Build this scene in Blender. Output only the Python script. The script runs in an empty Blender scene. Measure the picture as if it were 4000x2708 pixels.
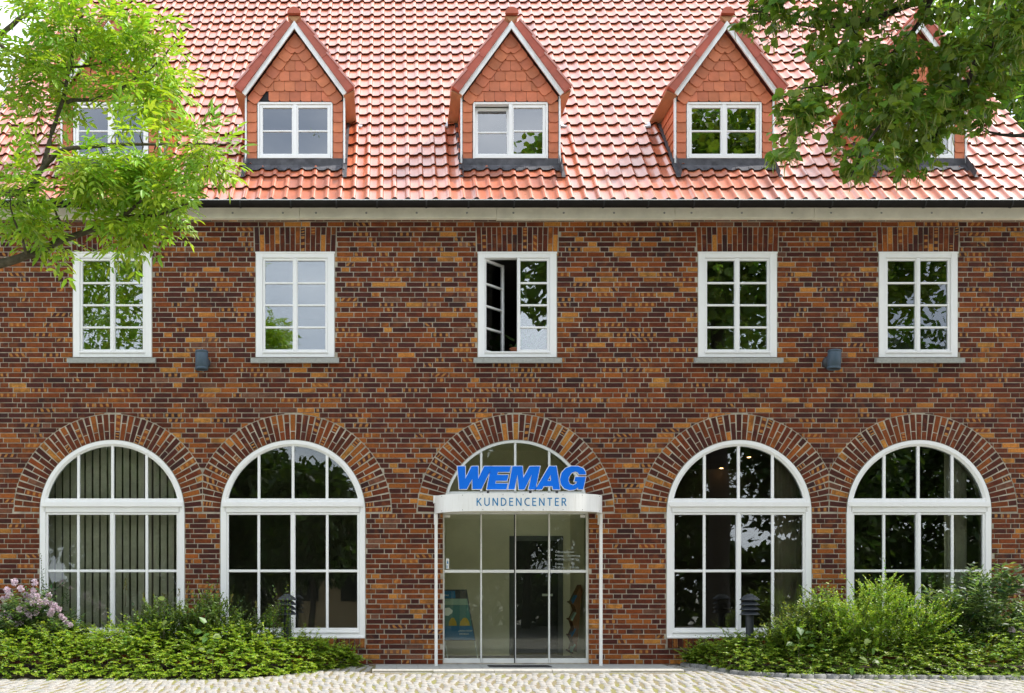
import bpy, bmesh, math, random
import numpy as np
from mathutils import Vector, Matrix

random.seed(7)
RNG = np.random.default_rng(11)
R = random.random
U = random.uniform
scene = bpy.context.scene
COL = scene.collection
rad = math.radians

# ------------------------------------------------------------------ camera, sky, sun, exposure
FPX = 4128.0          # focal length in pixels of the 4000 px wide photograph
CX, CY = 1520.0, 2304.0   # principal point of the (shifted) lens
EYE = 1.13
DIST = 16.0
cam_d = bpy.data.cameras.new('camera')
cam_d.sensor_width = 36.0
cam_d.lens = 36.0 * FPX / 4000.0
cam_d.shift_x = (2000.0 - CX) / 4000.0
cam_d.shift_y = (CY - 1354.0) / 4000.0
cam_d.clip_end = 2000.0
cam = bpy.data.objects.new('camera', cam_d)
COL.objects.link(cam)
cam.location = (0, -DIST, EYE)
cam.rotation_euler = (rad(90), 0, 0)
scene.camera = cam

SUN_EL, SUN_AZ = rad(55), rad(85.5)      # azimuth clockwise from +Y (behind the house), sun stands to the right
w = bpy.data.worlds.new('World'); scene.world = w; w.use_nodes = True
nt = w.node_tree; nt.nodes.clear()
sky = nt.nodes.new('ShaderNodeTexSky'); sky.sky_type = 'NISHITA'; sky.sun_disc = False
sky.sun_elevation = SUN_EL; sky.sun_rotation = SUN_AZ
sky.air_density = 1.0; sky.dust_density = 2.0; sky.ozone_density = 1.0
tc = nt.nodes.new('ShaderNodeTexCoord')
mp = nt.nodes.new('ShaderNodeMapping'); mp.inputs['Scale'].default_value = (1.6, 1.6, 3.2)
nz = nt.nodes.new('ShaderNodeTexNoise'); nz.inputs['Scale'].default_value = 1.7; nz.inputs['Detail'].default_value = 7.0
nz.inputs['Roughness'].default_value = 0.55
rp = nt.nodes.new('ShaderNodeValToRGB')
rp.color_ramp.elements[0].position = 0.30; rp.color_ramp.elements[0].color = (0.5, 0.5, 0.5, 1)
rp.color_ramp.elements[1].position = 0.62; rp.color_ramp.elements[1].color = (1, 1, 1, 1)
cl = nt.nodes.new('ShaderNodeValToRGB')
cl.color_ramp.elements[0].position = 0.30; cl.color_ramp.elements[0].color = (5.6, 6.1, 7.0, 1)
cl.color_ramp.elements[1].position = 0.70; cl.color_ramp.elements[1].color = (9.6, 9.9, 10.5, 1)
mx = nt.nodes.new('ShaderNodeMix'); mx.data_type = 'RGBA'
bg = nt.nodes.new('ShaderNodeBackground'); bg.inputs['Strength'].default_value = 0.13
out = nt.nodes.new('ShaderNodeOutputWorld')
L = nt.links.new
L(tc.outputs['Generated'], mp.inputs['Vector']); L(mp.outputs[0], nz.inputs['Vector'])
L(nz.outputs['Fac'], rp.inputs['Fac']); L(nz.outputs['Fac'], cl.inputs['Fac'])
L(rp.outputs['Color'], mx.inputs['Factor']); L(sky.outputs[0], mx.inputs['A']); L(cl.outputs[0], mx.inputs['B'])
L(mx.outputs['Result'], bg.inputs['Color']); L(bg.outputs[0], out.inputs[0])

sd = bpy.data.lights.new('sun', 'SUN'); sd.energy = 3.2; sd.angle = rad(0.6); sd.color = (1.0, 0.95, 0.87)
sun = bpy.data.objects.new('sun', sd); COL.objects.link(sun)
svec = Vector((math.sin(SUN_AZ) * math.cos(SUN_EL), math.cos(SUN_AZ) * math.cos(SUN_EL), math.sin(SUN_EL)))
sun.rotation_euler = (-svec).to_track_quat('-Z', 'Y').to_euler()
sun.location = (30, 5, 40)

scene.view_settings.view_transform = 'Standard'
scene.view_settings.look = 'None'
scene.view_settings.exposure = 1.05
scene.view_settings.gamma = 1.0
scene.cycles.transparent_max_bounces = 24
scene.cycles.max_bounces = 8

# ------------------------------------------------------------------ helpers
def P(px, py, Y=0.0):
    """a pixel of the photograph, at world depth Y, as a world point"""
    d = DIST + Y
    return Vector(((px - CX) / FPX * d, Y, EYE + (CY - py) / FPX * d))

WLOC = {}

def link(o, parent=None):
    COL.objects.link(o)
    if parent is not None:
        o.parent = parent
        o.matrix_parent_inverse = Matrix.Translation(-WLOC.get(parent.name, Vector((0, 0, 0))))
    return o

def tag(o, label=None, cat=None, group=None, kind=None):
    if label: o['label'] = label
    if cat: o['category'] = cat
    if group: o['group'] = group
    if kind: o['kind'] = kind
    return o

def thing(name, loc, label, cat, group=None, parent=None):
    o = bpy.data.objects.new(name, None)
    o.empty_display_size = 0.2
    o.location = loc
    COL.objects.link(o)
    WLOC[o.name] = Vector(loc)
    tag(o, label, cat, group)
    return o

def part_empty(name, loc, parent):
    o = bpy.data.objects.new(name, None)
    o.location = loc
    link(o, parent)
    WLOC[o.name] = Vector(loc)
    return o

class MB:
    def __init__(s, M=None):
        s.v = []; s.f = []; s.M = M
    def add(s, vs, fs):
        b = len(s.v)
        s.v += [tuple(v) for v in vs]
        s.f += [tuple(i + b for i in f) for f in fs]
        return s
    def box(s, x0, x1, y0, y1, z0, z1):
        return s.add([(x0, y0, z0), (x1, y0, z0), (x1, y1, z0), (x0, y1, z0),
                      (x0, y0, z1), (x1, y0, z1), (x1, y1, z1), (x0, y1, z1)],
                     [(0, 3, 2, 1), (4, 5, 6, 7), (0, 1, 5, 4), (1, 2, 6, 5), (2, 3, 7, 6), (3, 0, 4, 7)])
    def cbox(s, x0, x1, y0, y1, z0, z1, c=0.004):
        """box with a chamfered front (-Y) face"""
        return s.add([(x0, y1, z0), (x1, y1, z0), (x1, y1, z1), (x0, y1, z1),
                      (x0, y0 + c, z0), (x1, y0 + c, z0), (x1, y0 + c, z1), (x0, y0 + c, z1),
                      (x0 + c, y0, z0 + c), (x1 - c, y0, z0 + c), (x1 - c, y0, z1 - c), (x0 + c, y0, z1 - c)],
                     [(3, 2, 1, 0), (0, 1, 5, 4), (1, 2, 6, 5), (2, 3, 7, 6), (3, 0, 4, 7),
                      (4, 5, 9, 8), (5, 6, 10, 9), (6, 7, 11, 10), (7, 4, 8, 11), (8, 9, 10, 11)])
    def frame(s, x0, x1, z0, z1, w, y0, y1, wt=None, wb=None, c=0.004):
        wt = w if wt is None else wt; wb = w if wb is None else wb
        s.cbox(x0, x0 + w, y0, y1, z0, z1, c); s.cbox(x1 - w, x1, y0, y1, z0, z1, c)
        s.cbox(x0 + w, x1 - w, y0 + .002, y1, z1 - wt, z1, c); s.cbox(x0 + w, x1 - w, y0 + .002, y1, z0, z0 + wb, c)
        return s
    def prism(s, poly, y0, y1):
        n = len(poly)
        vs = [(x, y0, z) for x, z in poly] + [(x, y1, z) for x, z in poly]
        fs = [tuple(range(n)), tuple(range(2 * n - 1, n - 1, -1))]
        fs += [((i + 1) % n, i, n + i, n + (i + 1) % n) for i in range(n)]
        return s.add(vs, fs)
    def hprism(s, poly, z0, z1):
        n = len(poly)
        vs = [(x, y, z0) for x, y in poly] + [(x, y, z1) for x, y in poly]
        fs = [tuple(range(n - 1, -1, -1)), tuple(range(n, 2 * n))]
        fs += [(i, (i + 1) % n, n + (i + 1) % n, n + i) for i in range(n)]
        return s.add(vs, fs)
    def tube(s, pts, radii, n=6, cap=True):
        pts = [Vector(p) for p in pts]
        if not hasattr(radii, '__len__'): radii = [radii] * len(pts)
        b = len(s.v)
        up = Vector((0, 0, 1))
        for i, p in enumerate(pts):
            t = (pts[min(i + 1, len(pts) - 1)] - pts[max(i - 1, 0)])
            if t.length < 1e-7: t = Vector((0, 0, 1))
            t.normalize()
            a = t.cross(up if abs(t.z) < .95 else Vector((1, 0, 0))).normalized()
            c = t.cross(a)
            for k in range(n):
                th = 2 * math.pi * k / n
                q = p + (a * math.cos(th) + c * math.sin(th)) * radii[i]
                s.v.append(tuple(q))
        for i in range(len(pts) - 1):
            for k in range(n):
                k2 = (k + 1) % n
                s.f.append((b + i * n + k, b + i * n + k2, b + (i + 1) * n + k2, b + (i + 1) * n + k))
        if cap:
            s.f.append(tuple(b + k for k in range(n - 1, -1, -1)))
            e = b + (len(pts) - 1) * n
            s.f.append(tuple(e + k for k in range(n)))
        return s
    def lathe(s, prof, c, n=20):
        """profile [(r,z)] turned about the vertical through c"""
        b = len(s.v)
        for r, z in prof:
            for k in range(n):
                th = 2 * math.pi * k / n
                s.v.append((c[0] + r * math.cos(th), c[1] + r * math.sin(th), z))
        for i in range(len(prof) - 1):
            for k in range(n):
                k2 = (k + 1) % n
                s.f.append((b + i * n + k, b + i * n + k2, b + (i + 1) * n + k2, b + (i + 1) * n + k))
        return s
    def build(s, name, mat, parent=None, smooth=False, loc=None):
        me = bpy.data.meshes.new(name)
        vs = s.v
        if s.M is not None: vs = [tuple(s.M @ Vector(v)) for v in vs]
        me.from_pydata(vs, [], s.f)
        me.update()
        if mat is not None: me.materials.append(mat)
        if smooth: me.shade_smooth()
        o = bpy.data.objects.new(name, me)
        if loc is not None: o.location = loc
        return link(o, parent)

def inst(name, me, parent, loc, rot=None, color=None, scale=None):
    o = bpy.data.objects.new(name, me)
    o.location = loc
    if rot is not None:
        if isinstance(rot, Matrix):
            o.rotation_euler = rot.to_euler()
        else:
            o.rotation_euler = rot
    if scale is not None: o.scale = scale
    if color is not None: o.color = color
    return link(o, parent)

def np_mesh(name, V, F, mat, cols=None, uv=None, smooth=False, colname='bcol'):
    """V (n,3); F (m,k) constant-size polygons; cols (m,4) face colours"""
    me = bpy.data.meshes.new(name)
    n, (m, k) = len(V), F.shape
    me.vertices.add(n); me.loops.add(m * k); me.polygons.add(m)
    me.vertices.foreach_set('co', np.ascontiguousarray(V, dtype=np.float32).ravel())
    me.loops.foreach_set('vertex_index', np.ascontiguousarray(F, dtype=np.int32).ravel())
    me.polygons.foreach_set('loop_start', np.arange(0, m * k, k, dtype=np.int32))
    me.polygons.foreach_set('loop_total', np.full(m, k, dtype=np.int32))
    if smooth: me.polygons.foreach_set('use_smooth', np.ones(m, dtype=bool))
    me.update(calc_edges=True)
    if cols is not None:
        a = me.attributes.new(colname, 'FLOAT_COLOR', 'FACE')
        a.data.foreach_set('color', np.ascontiguousarray(cols, dtype=np.float32).ravel())
    if mat is not None: me.materials.append(mat)
    return me

# ------------------------------------------------------------------ materials
class NT:
    def __init__(s, name):
        s.m = bpy.data.materials.new(name); s.m.use_nodes = True
        s.t = s.m.node_tree; s.t.nodes.clear()
        s.out = s.n('ShaderNodeOutputMaterial')
    def n(s, typ, **kw):
        nd = s.t.nodes.new(typ)
        for k, v in kw.items():
            if k in nd.inputs: nd.inputs[k].default_value = v
            else: setattr(nd, k, v)
        return nd
    def l(s, a, b): s.t.links.new(a, b)
    def math(s, op, a, b=None, clamp=False):
        nd = s.n('ShaderNodeMath', operation=op, use_clamp=clamp)
        for i, x in enumerate((a, b)):
            if x is None: continue
            if isinstance(x, (int, float)): nd.inputs[i].default_value = x
            else: s.l(x, nd.inputs[i])
        return nd.outputs[0]
    def mix(s, f, a, b, mode='MIX'):
        nd = s.n('ShaderNodeMix', data_type='RGBA', blend_type=mode)
        for key, x in (('Factor', f), ('A', a), ('B', b)):
            if isinstance(x, (int, float)): nd.inputs[key].default_value = x
            elif isinstance(x, tuple): nd.inputs[key].default_value = x if len(x) == 4 else x + (1,)
            else: s.l(x, nd.inputs[key])
        return nd.outputs['Result']
    def noise(s, scale, detail=4, vec=None, rough=.55):
        nd = s.n('ShaderNodeTexNoise')
        nd.inputs['Scale'].default_value = scale; nd.inputs['Detail'].default_value = detail
        nd.inputs['Roughness'].default_value = rough
        if vec is None: vec = s.pos()
        s.l(vec, nd.inputs['Vector'])
        return nd.outputs['Fac']
    def pos(s):
        if not hasattr(s, '_p'): s._p = s.n('ShaderNodeNewGeometry').outputs['Position']
        return s._p
    def mapv(s, scale, vec=None):
        nd = s.n('ShaderNodeMapping'); nd.inputs['Scale'].default_value = scale
        s.l(vec or s.pos(), nd.inputs['Vector']); return nd.outputs[0]
    def ramp(s, f, stops):
        nd = s.n('ShaderNodeValToRGB')
        e = nd.color_ramp.elements
        while len(e) < len(stops): e.new(0.5)
        for el, (p, c) in zip(e, stops):
            el.position = p
            if isinstance(c, (int, float)): c = (c, c, c)
            el.color = tuple(c)[:3] + (1,)
        s.l(f, nd.inputs['Fac'])
        return nd.outputs['Color']
    def bsdf(s, color, rough=.6, spec=.4, metal=0, bump=None, bump_s=.3, bump_d=.01, coat=0):
        b = s.n('ShaderNodeBsdfPrincipled')
        if isinstance(color, tuple): b.inputs['Base Color'].default_value = color if len(color) == 4 else color + (1,)
        else: s.l(color, b.inputs['Base Color'])
        if isinstance(rough, (int, float)): b.inputs['Roughness'].default_value = rough
        else: s.l(rough, b.inputs['Roughness'])
        b.inputs['Specular IOR Level'].default_value = spec
        b.inputs['Metallic'].default_value = metal
        if coat:
            b.inputs['Coat Weight'].default_value = coat; b.inputs['Coat Roughness'].default_value = .18
        if bump is not None:
            bp = s.n('ShaderNodeBump'); bp.inputs['Strength'].default_value = bump_s; bp.inputs['Distance'].default_value = bump_d
            s.l(bump, bp.inputs['Height']); s.l(bp.outputs[0], b.inputs['Normal'])
        s.b = b
        s.l(b.outputs[0], s.out.inputs['Surface'])
        return s.m

def src_color(t, single):
    """per-piece base colour and seed: from the object's colour or from the piece's face attribute"""
    if single:
        oi = t.n('ShaderNodeObjectInfo'); return oi.outputs['Color'], oi.outputs['Alpha']
    a = t.n('ShaderNodeAttribute', attribute_name='bcol'); return a.outputs['Color'], a.outputs['Alpha']

def mat_brick(single):
    t = NT('brick_single' if single else 'brick_mass')
    c, seed = src_color(t, single)
    uv = t.n('ShaderNodeUVMap'); sep = t.n('ShaderNodeSeparateXYZ'); t.l(uv.outputs[0], sep.inputs[0])
    u = sep.outputs[0]; v = sep.outputs[1]
    # kiln-flash bands on some bricks
    s50 = t.math('MULTIPLY', seed, 57.0)
    skew = t.math('MULTIPLY', t.math('MULTIPLY', t.math('POWER', t.math('SUBTRACT', t.math('FRACT', s50), .5), 3.0), 2.0), v)
    wob = t.math('MULTIPLY', t.noise(22.0, 2), 1.6)
    ph = t.math('ADD', t.math('ADD', t.math('MULTIPLY', t.math('ADD', u, skew), 17.0), t.math('MULTIPLY', seed, 90.0)), wob)
    band = t.math('SINE', ph)
    band = t.ramp(band, [(0.02, 0), (.40, 1)])
    flag = t.math('GREATER_THAN', seed, .88)
    edge = t.math('MULTIPLY', t.math('MULTIPLY', v, t.math('SUBTRACT', 1.0, v)), 5.5, True)
    f1 = t.math('MULTIPLY', t.math('MULTIPLY', t.math('MULTIPLY', band, flag), edge), .75)
    col = t.mix(f1, c, (.45, .20, .050))
    # smoky darker patches on others
    flag2 = t.math('MULTIPLY', t.math('GREATER_THAN', seed, .45), t.math('LESS_THAN', seed, .88))
    sm = t.ramp(t.noise(9.0, 3), [(.42, 0), (.62, 1)])
    col = t.mix(t.math('MULTIPLY', t.math('MULTIPLY', sm, flag2), .5), col, (.034, .014, .011))
    # warm burn on the rest
    flag3 = t.math('LESS_THAN', seed, .45)
    wm = t.ramp(t.noise(6.5, 2), [(.48, 0), (.66, 1)])
    col = t.mix(t.math('MULTIPLY', t.math('MULTIPLY', wm, flag3), .40), col, (.27, .080, .020))
    g = t.ramp(t.noise(38.0, 5, rough=.68), [(.28, .58), (.72, 1.36)])
    col = t.mix(1.0, col, g, 'MULTIPLY')
    h = t.noise(90.0, 4)
    return t.bsdf(col, .68, .16, bump=h, bump_s=.45, bump_d=.004)

def mat_var(name, color, var=.25, scale=6, rough=.6, spec=.4, bump=0, bscale=60, metal=0, coat=0, stretch=None):
    t = NT(name)
    vec = t.mapv(stretch) if stretch else None
    n1 = t.noise(scale, 5, vec)
    lo = tuple(x * (1 - var) for x in color); hi = tuple(min(1, x * (1 + var)) for x in color)
    col = t.ramp(n1, [(.3, lo), (.7, hi)])
    return t.bsdf(col, rough, spec, metal, bump=t.noise(bscale, 4) if bump else None, bump_s=bump, bump_d=.005, coat=coat)

def mat_tile(single, name, rough=.33):
    t = NT(name + ('_single' if single else '_mass'))
    c, seed = src_color(t, single)
    n = t.ramp(t.noise(7.0, 5), [(.3, .82), (.72, 1.12)])
    col = t.mix(1.0, c, n, 'MULTIPLY')
    spots = t.ramp(t.noise(26.0, 6, rough=.7), [(.60, 0), (.70, 1)])
    big = t.ramp(t.noise(1.1, 3), [(.45, 0), (.65, 1)])
    col = t.mix(t.math('MULTIPLY', t.math('MULTIPLY', spots, big), .55), col, (.13, .10, .07))
    rg = t.ramp(t.noise(9.0, 4), [(.3, rough - .06), (.7, rough + .10)])
    m = t.bsdf(col, rg, .9 if rough < .4 else .35, bump=t.noise(60, 3), bump_s=.08, bump_d=.004)
    if rough < .4:
        t.b.inputs['Coat Weight'].default_value = 1.0; t.b.inputs['Coat Roughness'].default_value = .34; t.b.inputs['Coat IOR'].default_value = 1.68
    return m

def mat_cobble(single):
    t = NT('granite_sett' + ('_single' if single else '_mass'))
    c, seed = src_color(t, single)
    n = t.ramp(t.noise(60, 5, rough=.7), [(.3, .70), (.7, 1.25)])
    col = t.mix(1.0, c, n, 'MULTIPLY')
    return t.bsdf(col, .7, .3, bump=t.noise(45, 5), bump_s=.2, bump_d=.003)

def mat_leaf(name, single=False, rough=.42, trans=.45, tgain=(1.7, 1.65, .8), spec=.45):
    t = NT(name)
    c, seed = src_color(t, single)
    n = t.ramp(t.noise(40, 3), [(.3, .85), (.7, 1.15)])
    col = t.mix(1.0, c, n, 'MULTIPLY')
    t.bsdf(col, rough, spec)
    tr = t.n('ShaderNodeBsdfTranslucent')
    t.l(t.mix(1.0, col, tgain, 'MULTIPLY'), tr.inputs['Color'])
    ms = t.n('ShaderNodeMixShader'); ms.inputs[0].default_value = trans
    t.l(t.b.outputs[0], ms.inputs[1]); t.l(tr.outputs[0], ms.inputs[2]); t.l(ms.outputs[0], t.out.inputs['Surface'])
    return t.m

def mat_glass(name, tint=(.93, .96, .95), ior=1.75, wav=.0):
    t = NT(name)
    tr = t.n('ShaderNodeBsdfTransparent'); tr.inputs['Color'].default_value = tint + (1,)
    gl = t.n('ShaderNodeBsdfGlossy'); gl.inputs['Roughness'].default_value = 0.0
    gl.inputs['Color'].default_value = (.95, .98, 1, 1)
    fr = t.n('ShaderNodeFresnel'); fr.inputs['IOR'].default_value = ior
    if wav:
        bp = t.n('ShaderNodeBump'); bp.inputs['Strength'].default_value = wav; bp.inputs['Distance'].default_value = .02
        t.l(t.noise(2.2, 1), bp.inputs['Height']); t.l(bp.outputs[0], gl.inputs['Normal'])
    ms = t.n('ShaderNodeMixShader')
    t.l(fr.outputs[0], ms.inputs[0]); t.l(tr.outputs[0], ms.inputs[1]); t.l(gl.outputs[0], ms.inputs[2])
    t.l(ms.outputs[0], t.out.inputs['Surface'])
    return t.m

def mat_emit(name, color, s):
    t = NT(name); e = t.n('ShaderNodeEmission'); e.inputs['Color'].default_value = color + (1,); e.inputs['Strength'].default_value = s
    t.l(e.outputs[0], t.out.inputs['Surface']); return t.m

M = {}
M['brick1'] = mat_brick(True); M['brickm'] = mat_brick(False)
M['mortar'] = mat_var('mortar', (.40, .36, .29), .35, 5, .9, .1, .5, 160)
M['tile1'] = mat_tile(True, 'roof_tile'); M['tilem'] = mat_tile(False, 'roof_tile')
M['shingle'] = mat_tile(True, 'wall_shingle', .55); M['shinglem'] = mat_tile(False, 'wall_shingle', .55)
M['sett1'] = mat_cobble(True); M['settm'] = mat_cobble(False)
M['white'] = mat_var('white_paint', (.84, .845, .84), .025, 6, .38, .4, stretch=(1, 1, .35))
M['white_old'] = mat_var('weathered_white_board', (.86, .83, .70), .10, 5, .6, .3, .15, 40)
M['barge'] = mat_var('pale_grey_painted_board', (.80, .83, .84), .10, 14, .5, .3, .1, 40, stretch=(1, 1, .3))
M['alu'] = mat_var('pale_aluminium_frame', (.70, .71, .68), .05, 5, .4, .5)
M['glass'] = mat_glass('window_glass', (.94, .97, .95), 1.75, .006)
M['glass_u'] = mat_glass('upper_window_glass', (.88, .92, .92), 2.3, .006)
M['glass_r'] = mat_glass('dormer_window_glass', (.85, .90, .92), 2.7, .006)
M['glass_d'] = mat_glass('door_glass', (.95, .98, .91), 1.5, .006)
M['gutter'] = mat_var('dark_brown_gutter', (.012, .010, .009), .25, 5, .65, .15)
M['zinc'] = mat_var('grey_zinc_flashing', (.085, .085, .095), .35, 9, .75, .15, .1, 30)
M['zincw'] = mat_var('bright_zinc_flap', (.62, .65, .67), .15, 9, .35, .5, metal=.3)
M['stone'] = mat_var('grey_sill_stone', (.33, .34, .32), .18, 25, .8, .25, .3, 120)
M['slab'] = mat_var('grey_paving_slab', (.36, .37, .36), .14, 12, .8, .2, .3, 120)
M['kerb'] = mat_var('pale_kerb_stone', (.42, .40, .36), .2, 20, .85, .2, .4, 100)
M['soffit'] = mat_var('brown_wood_soffit', (.42, .22, .11), .2, 10, .6, .3, .1, 40, stretch=(1, .2, 1))
M['dark'] = mat_var('dark_felt', (.03, .03, .033), .2, 8, .8, .2)
M['blue'] = mat_var('blue_sign_enamel', (.001, .15, .74), .03, 2, .5, .2)
M['bluetext'] = mat_var('blue_lettering', (.005, .19, .42), .03, 2, .45, .4)
M['lamp'] = mat_var('blue_grey_lamp_metal', (.060, .092, .125), .12, 12, .5, .3)
M['bollard'] = mat_var('graphite_bollard_metal', (.030, .036, .044), .12, 12, .45, .4)
M['black'] = mat_var('black_metal', (.012, .012, .013), .1, 6, .5, .4)
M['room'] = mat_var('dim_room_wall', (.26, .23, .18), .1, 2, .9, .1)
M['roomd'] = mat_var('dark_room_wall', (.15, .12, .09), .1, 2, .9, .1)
M['roomfloor'] = mat_var('room_floor', (.22, .20, .18), .1, 2, .7, .2)
M['cream'] = mat_var('cream_plaster', (.82, .76, .60), .05, 3, .9, .1)
M['doorgrey'] = mat_var('grey_inner_door_frame', (.11, .115, .12), .05, 3, .5, .3)
M['blind'] = mat_var('olive_fabric_slat', (.80, .75, .58), .1, 6, .8, .2)
M['curtain'] = mat_var('beige_curtain', (.50, .42, .30), .1, 6, .9, .1)
M['wood'] = mat_var('brown_wood', (.17, .075, .028), .3, 12, .5, .3, stretch=(6, 6, 1))
M['bark_a'] = mat_var('lichened_ash_bark', (.085, .075, .05), .45, 25, .9, .1, .6, 40)
M['bark_l'] = mat_var('dark_lime_bark', (.05, .042, .035), .4, 25, .9, .1, .6, 40)
M['terracotta'] = mat_var('terracotta', (.33, .12, .06), .15, 8, .8, .2)
M['earth'] = mat_var('dark_earth', (.05, .04, .028), .4, 12, .95, .1, .6, 20)
M['joint'] = NT('mossy_joint_sand')
_t = M['joint']
M['joint'] = _t.bsdf(_t.mix(_t.ramp(_t.noise(2.3, 5), [(.42, 0), (.62, 1)]), (.21, .175, .115), (.215, .21, .08)), .95, .1, bump=_t.noise(80, 4), bump_s=.5)
_t = NT('far_paving')
_vo = _t.n('ShaderNodeTexVoronoi'); _vo.feature = 'DISTANCE_TO_EDGE'; _vo.inputs['Scale'].default_value = 8.0
_t.l(_t.pos(), _vo.inputs['Vector'])
M['ground'] = _t.bsdf(_t.mix(_t.ramp(_vo.outputs['Distance'], [(.03, 0), (.09, 1)]), (.16, .14, .08), (.34, .33, .31)), .85, .2)
M['paper_teal'] = mat_var('poster_teal', (.05, .17, .17), .05, 4, .4, .4)
M['paper_blue'] = mat_var('poster_blue', (.01, .13, .30), .05, 4, .4, .4)
M['paper_pale'] = mat_var('poster_pale_green', (.25, .36, .30), .05, 4, .4, .4)
M['paper_white'] = mat_var('printed_white', (.7, .72, .7), .03, 4, .5, .4)
M['paper_yellow'] = mat_var('poster_yellow', (.45, .30, .02), .08, 4, .5, .4)
M['etch'] = mat_var('frosted_lettering', (.42, .46, .44), .03, 4, .7, .3)
M['pinkflower'] = mat_leaf('pale_pink_petals', rough=.6, trans=.35, tgain=(1, 1, 1))
M['ash_leaf'] = mat_leaf('ash_leaf', trans=.36)
M['ash_leaf1'] = mat_leaf('ash_leaf_single', True, trans=.36)
M['lime_leaf'] = mat_leaf('lime_leaf', trans=.48)
M['lime_leaf1'] = mat_leaf('lime_leaf_single', True, trans=.48)
M['shrub_leaf'] = mat_leaf('shrub_leaf', trans=.40)
M['spot'] = mat_emit('lit_ceiling_spot', (1.0, .55, .22), 6.0)

# ------------------------------------------------------------------ more helpers
def clip_poly(poly, a, b, c):
    """keep the part of poly where a*x + b*z <= c"""
    outp = []
    n = len(poly)
    for i in range(n):
        p, q = poly[i], poly[(i + 1) % n]
        dp, dq = a * p[0] + b * p[1] - c, a * q[0] + b * q[1] - c
        if dp <= 0: outp.append(p)
        if (dp < 0 < dq) or (dq < 0 < dp):
            k = dp / (dp - dq)
            outp.append((p[0] + (q[0] - p[0]) * k, p[1] + (q[1] - p[1]) * k))
    return outp

def curve_mesh(name, loops, extrude, offset=0.0, y=0.0):
    """a filled 2-D outline (with holes) in the XZ plane, 2*extrude thick around y"""
    cu = bpy.data.curves.new(name, 'CURVE'); cu.dimensions = '2D'; cu.fill_mode = 'BOTH'
    cu.extrude = extrude; cu.offset = offset
    for lp in loops:
        sp = cu.splines.new('POLY'); sp.points.add(len(lp) - 1)
        for pt, (x, z) in zip(sp.points, lp): pt.co = (x, z, 0, 1)
        sp.use_cyclic_u = True
    ob = bpy.data.objects.new(name, cu); COL.objects.link(ob)
    bpy.context.view_layer.update()
    me = bpy.data.meshes.new_from_object(ob.evaluated_get(bpy.context.evaluated_depsgraph_get()))
    bpy.data.objects.remove(ob); bpy.data.curves.remove(cu)
    me.name = name
    me.transform(Matrix(((1, 0, 0, 0), (0, 0, -1, y), (0, 1, 0, 0), (0, 0, 0, 1))))
    return me

def text_mesh(name, body, size, spacing=1.0, extrude=.001):
    cu = bpy.data.curves.new(name, 'FONT'); cu.body = body; cu.size = size; cu.extrude = extrude
    cu.space_character = spacing; cu.align_x = 'LEFT'
    ob = bpy.data.objects.new(name, cu); COL.objects.link(ob)
    bpy.context.view_layer.update()
    me = bpy.data.meshes.new_from_object(ob.evaluated_get(bpy.context.evaluated_depsgraph_get()))
    bpy.data.objects.remove(ob); bpy.data.curves.remove(cu)
    me.transform(Matrix(((1, 0, 0, 0), (0, 0, -1, 0), (0, 1, 0, 0), (0, 0, 0, 1))))
    me.name = name
    return me

def mesh_obj(name, me, mat, parent=None, loc=None):
    if mat is not None:
        me.materials.clear(); me.materials.append(mat)
    o = bpy.data.objects.new(name, me)
    if loc is not None: o.location = loc
    return link(o, parent)

def arc(cx, cz, r, a0, a1, n):
    return [(cx + r * math.cos(a0 + (a1 - a0) * i / n), cz + r * math.sin(a0 + (a1 - a0) * i / n)) for i in range(n + 1)]

# ------------------------------------------------------------------ ground
def gz(y):
    return -0.01 + 0.03 * max(min(y, 0.0), -20.0)

def ground_sheet(name, x0, x1, ys, dz, mat):
    mb = MB()
    xs = [x0, x1]
    for y in ys: mb.v += [(x0, y, gz(y) + dz), (x1, y, gz(y) + dz)]
    for i in range(len(ys) - 1): mb.f.append((2 * i, 2 * i + 1, 2 * i + 3, 2 * i + 2))
    return mb.build(name, mat)
tag(ground_sheet('ground', -400, 400, [-600, -20, 0, 600], -.03, M['ground']),
    'pale cobbled ground running on around the house', 'ground', kind='structure')
court = ground_sheet('cobbled_forecourt', -7.5, 11.0, [-5.6, -.02], -.003, M['joint'])
tag(court, 'pale granite cobbles with mossy joints in front of the house', 'forecourt', kind='structure')

# ------------------------------------------------------------------ the house
XC = 1.919
ARX = [(p - CX) / 258.0 for p in (438, 1144, 2015, 2887, 3590)]
UPX = [(p - CX) / 258.0 for p in (439, 1153, 2020.6, 2881, 3587)]
ZS, RI, RO = 2.30, 1.10, 1.49
XL, XR = -6.35, 10.19
house = thing('brick_building', (XC, 0, 0), 'red brick house with tiled roof, dormers and five arched ground floor openings', 'building')

arch_loop = lambda cx, zb, r: [(cx - r, zb)] + [(cx + r, zb)] + arc(cx, ZS, r, 0, math.pi, 40)
loops = [[(XL, -.15), (XR, -.15), (XR, 6.95), (XL, 6.95)]]
for i, cx in enumerate(ARX): loops.append(arch_loop(cx, .02 if i == 2 else .394, RI - .004))
for cx in UPX: loops.append([(cx - .596, 4.648), (cx + .596, 4.648), (cx + .596, 6.243), (cx - .596, 6.243)])
wall = mesh_obj('wall', curve_mesh('wall', loops, .17, y=.178), M['mortar'], house)

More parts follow.
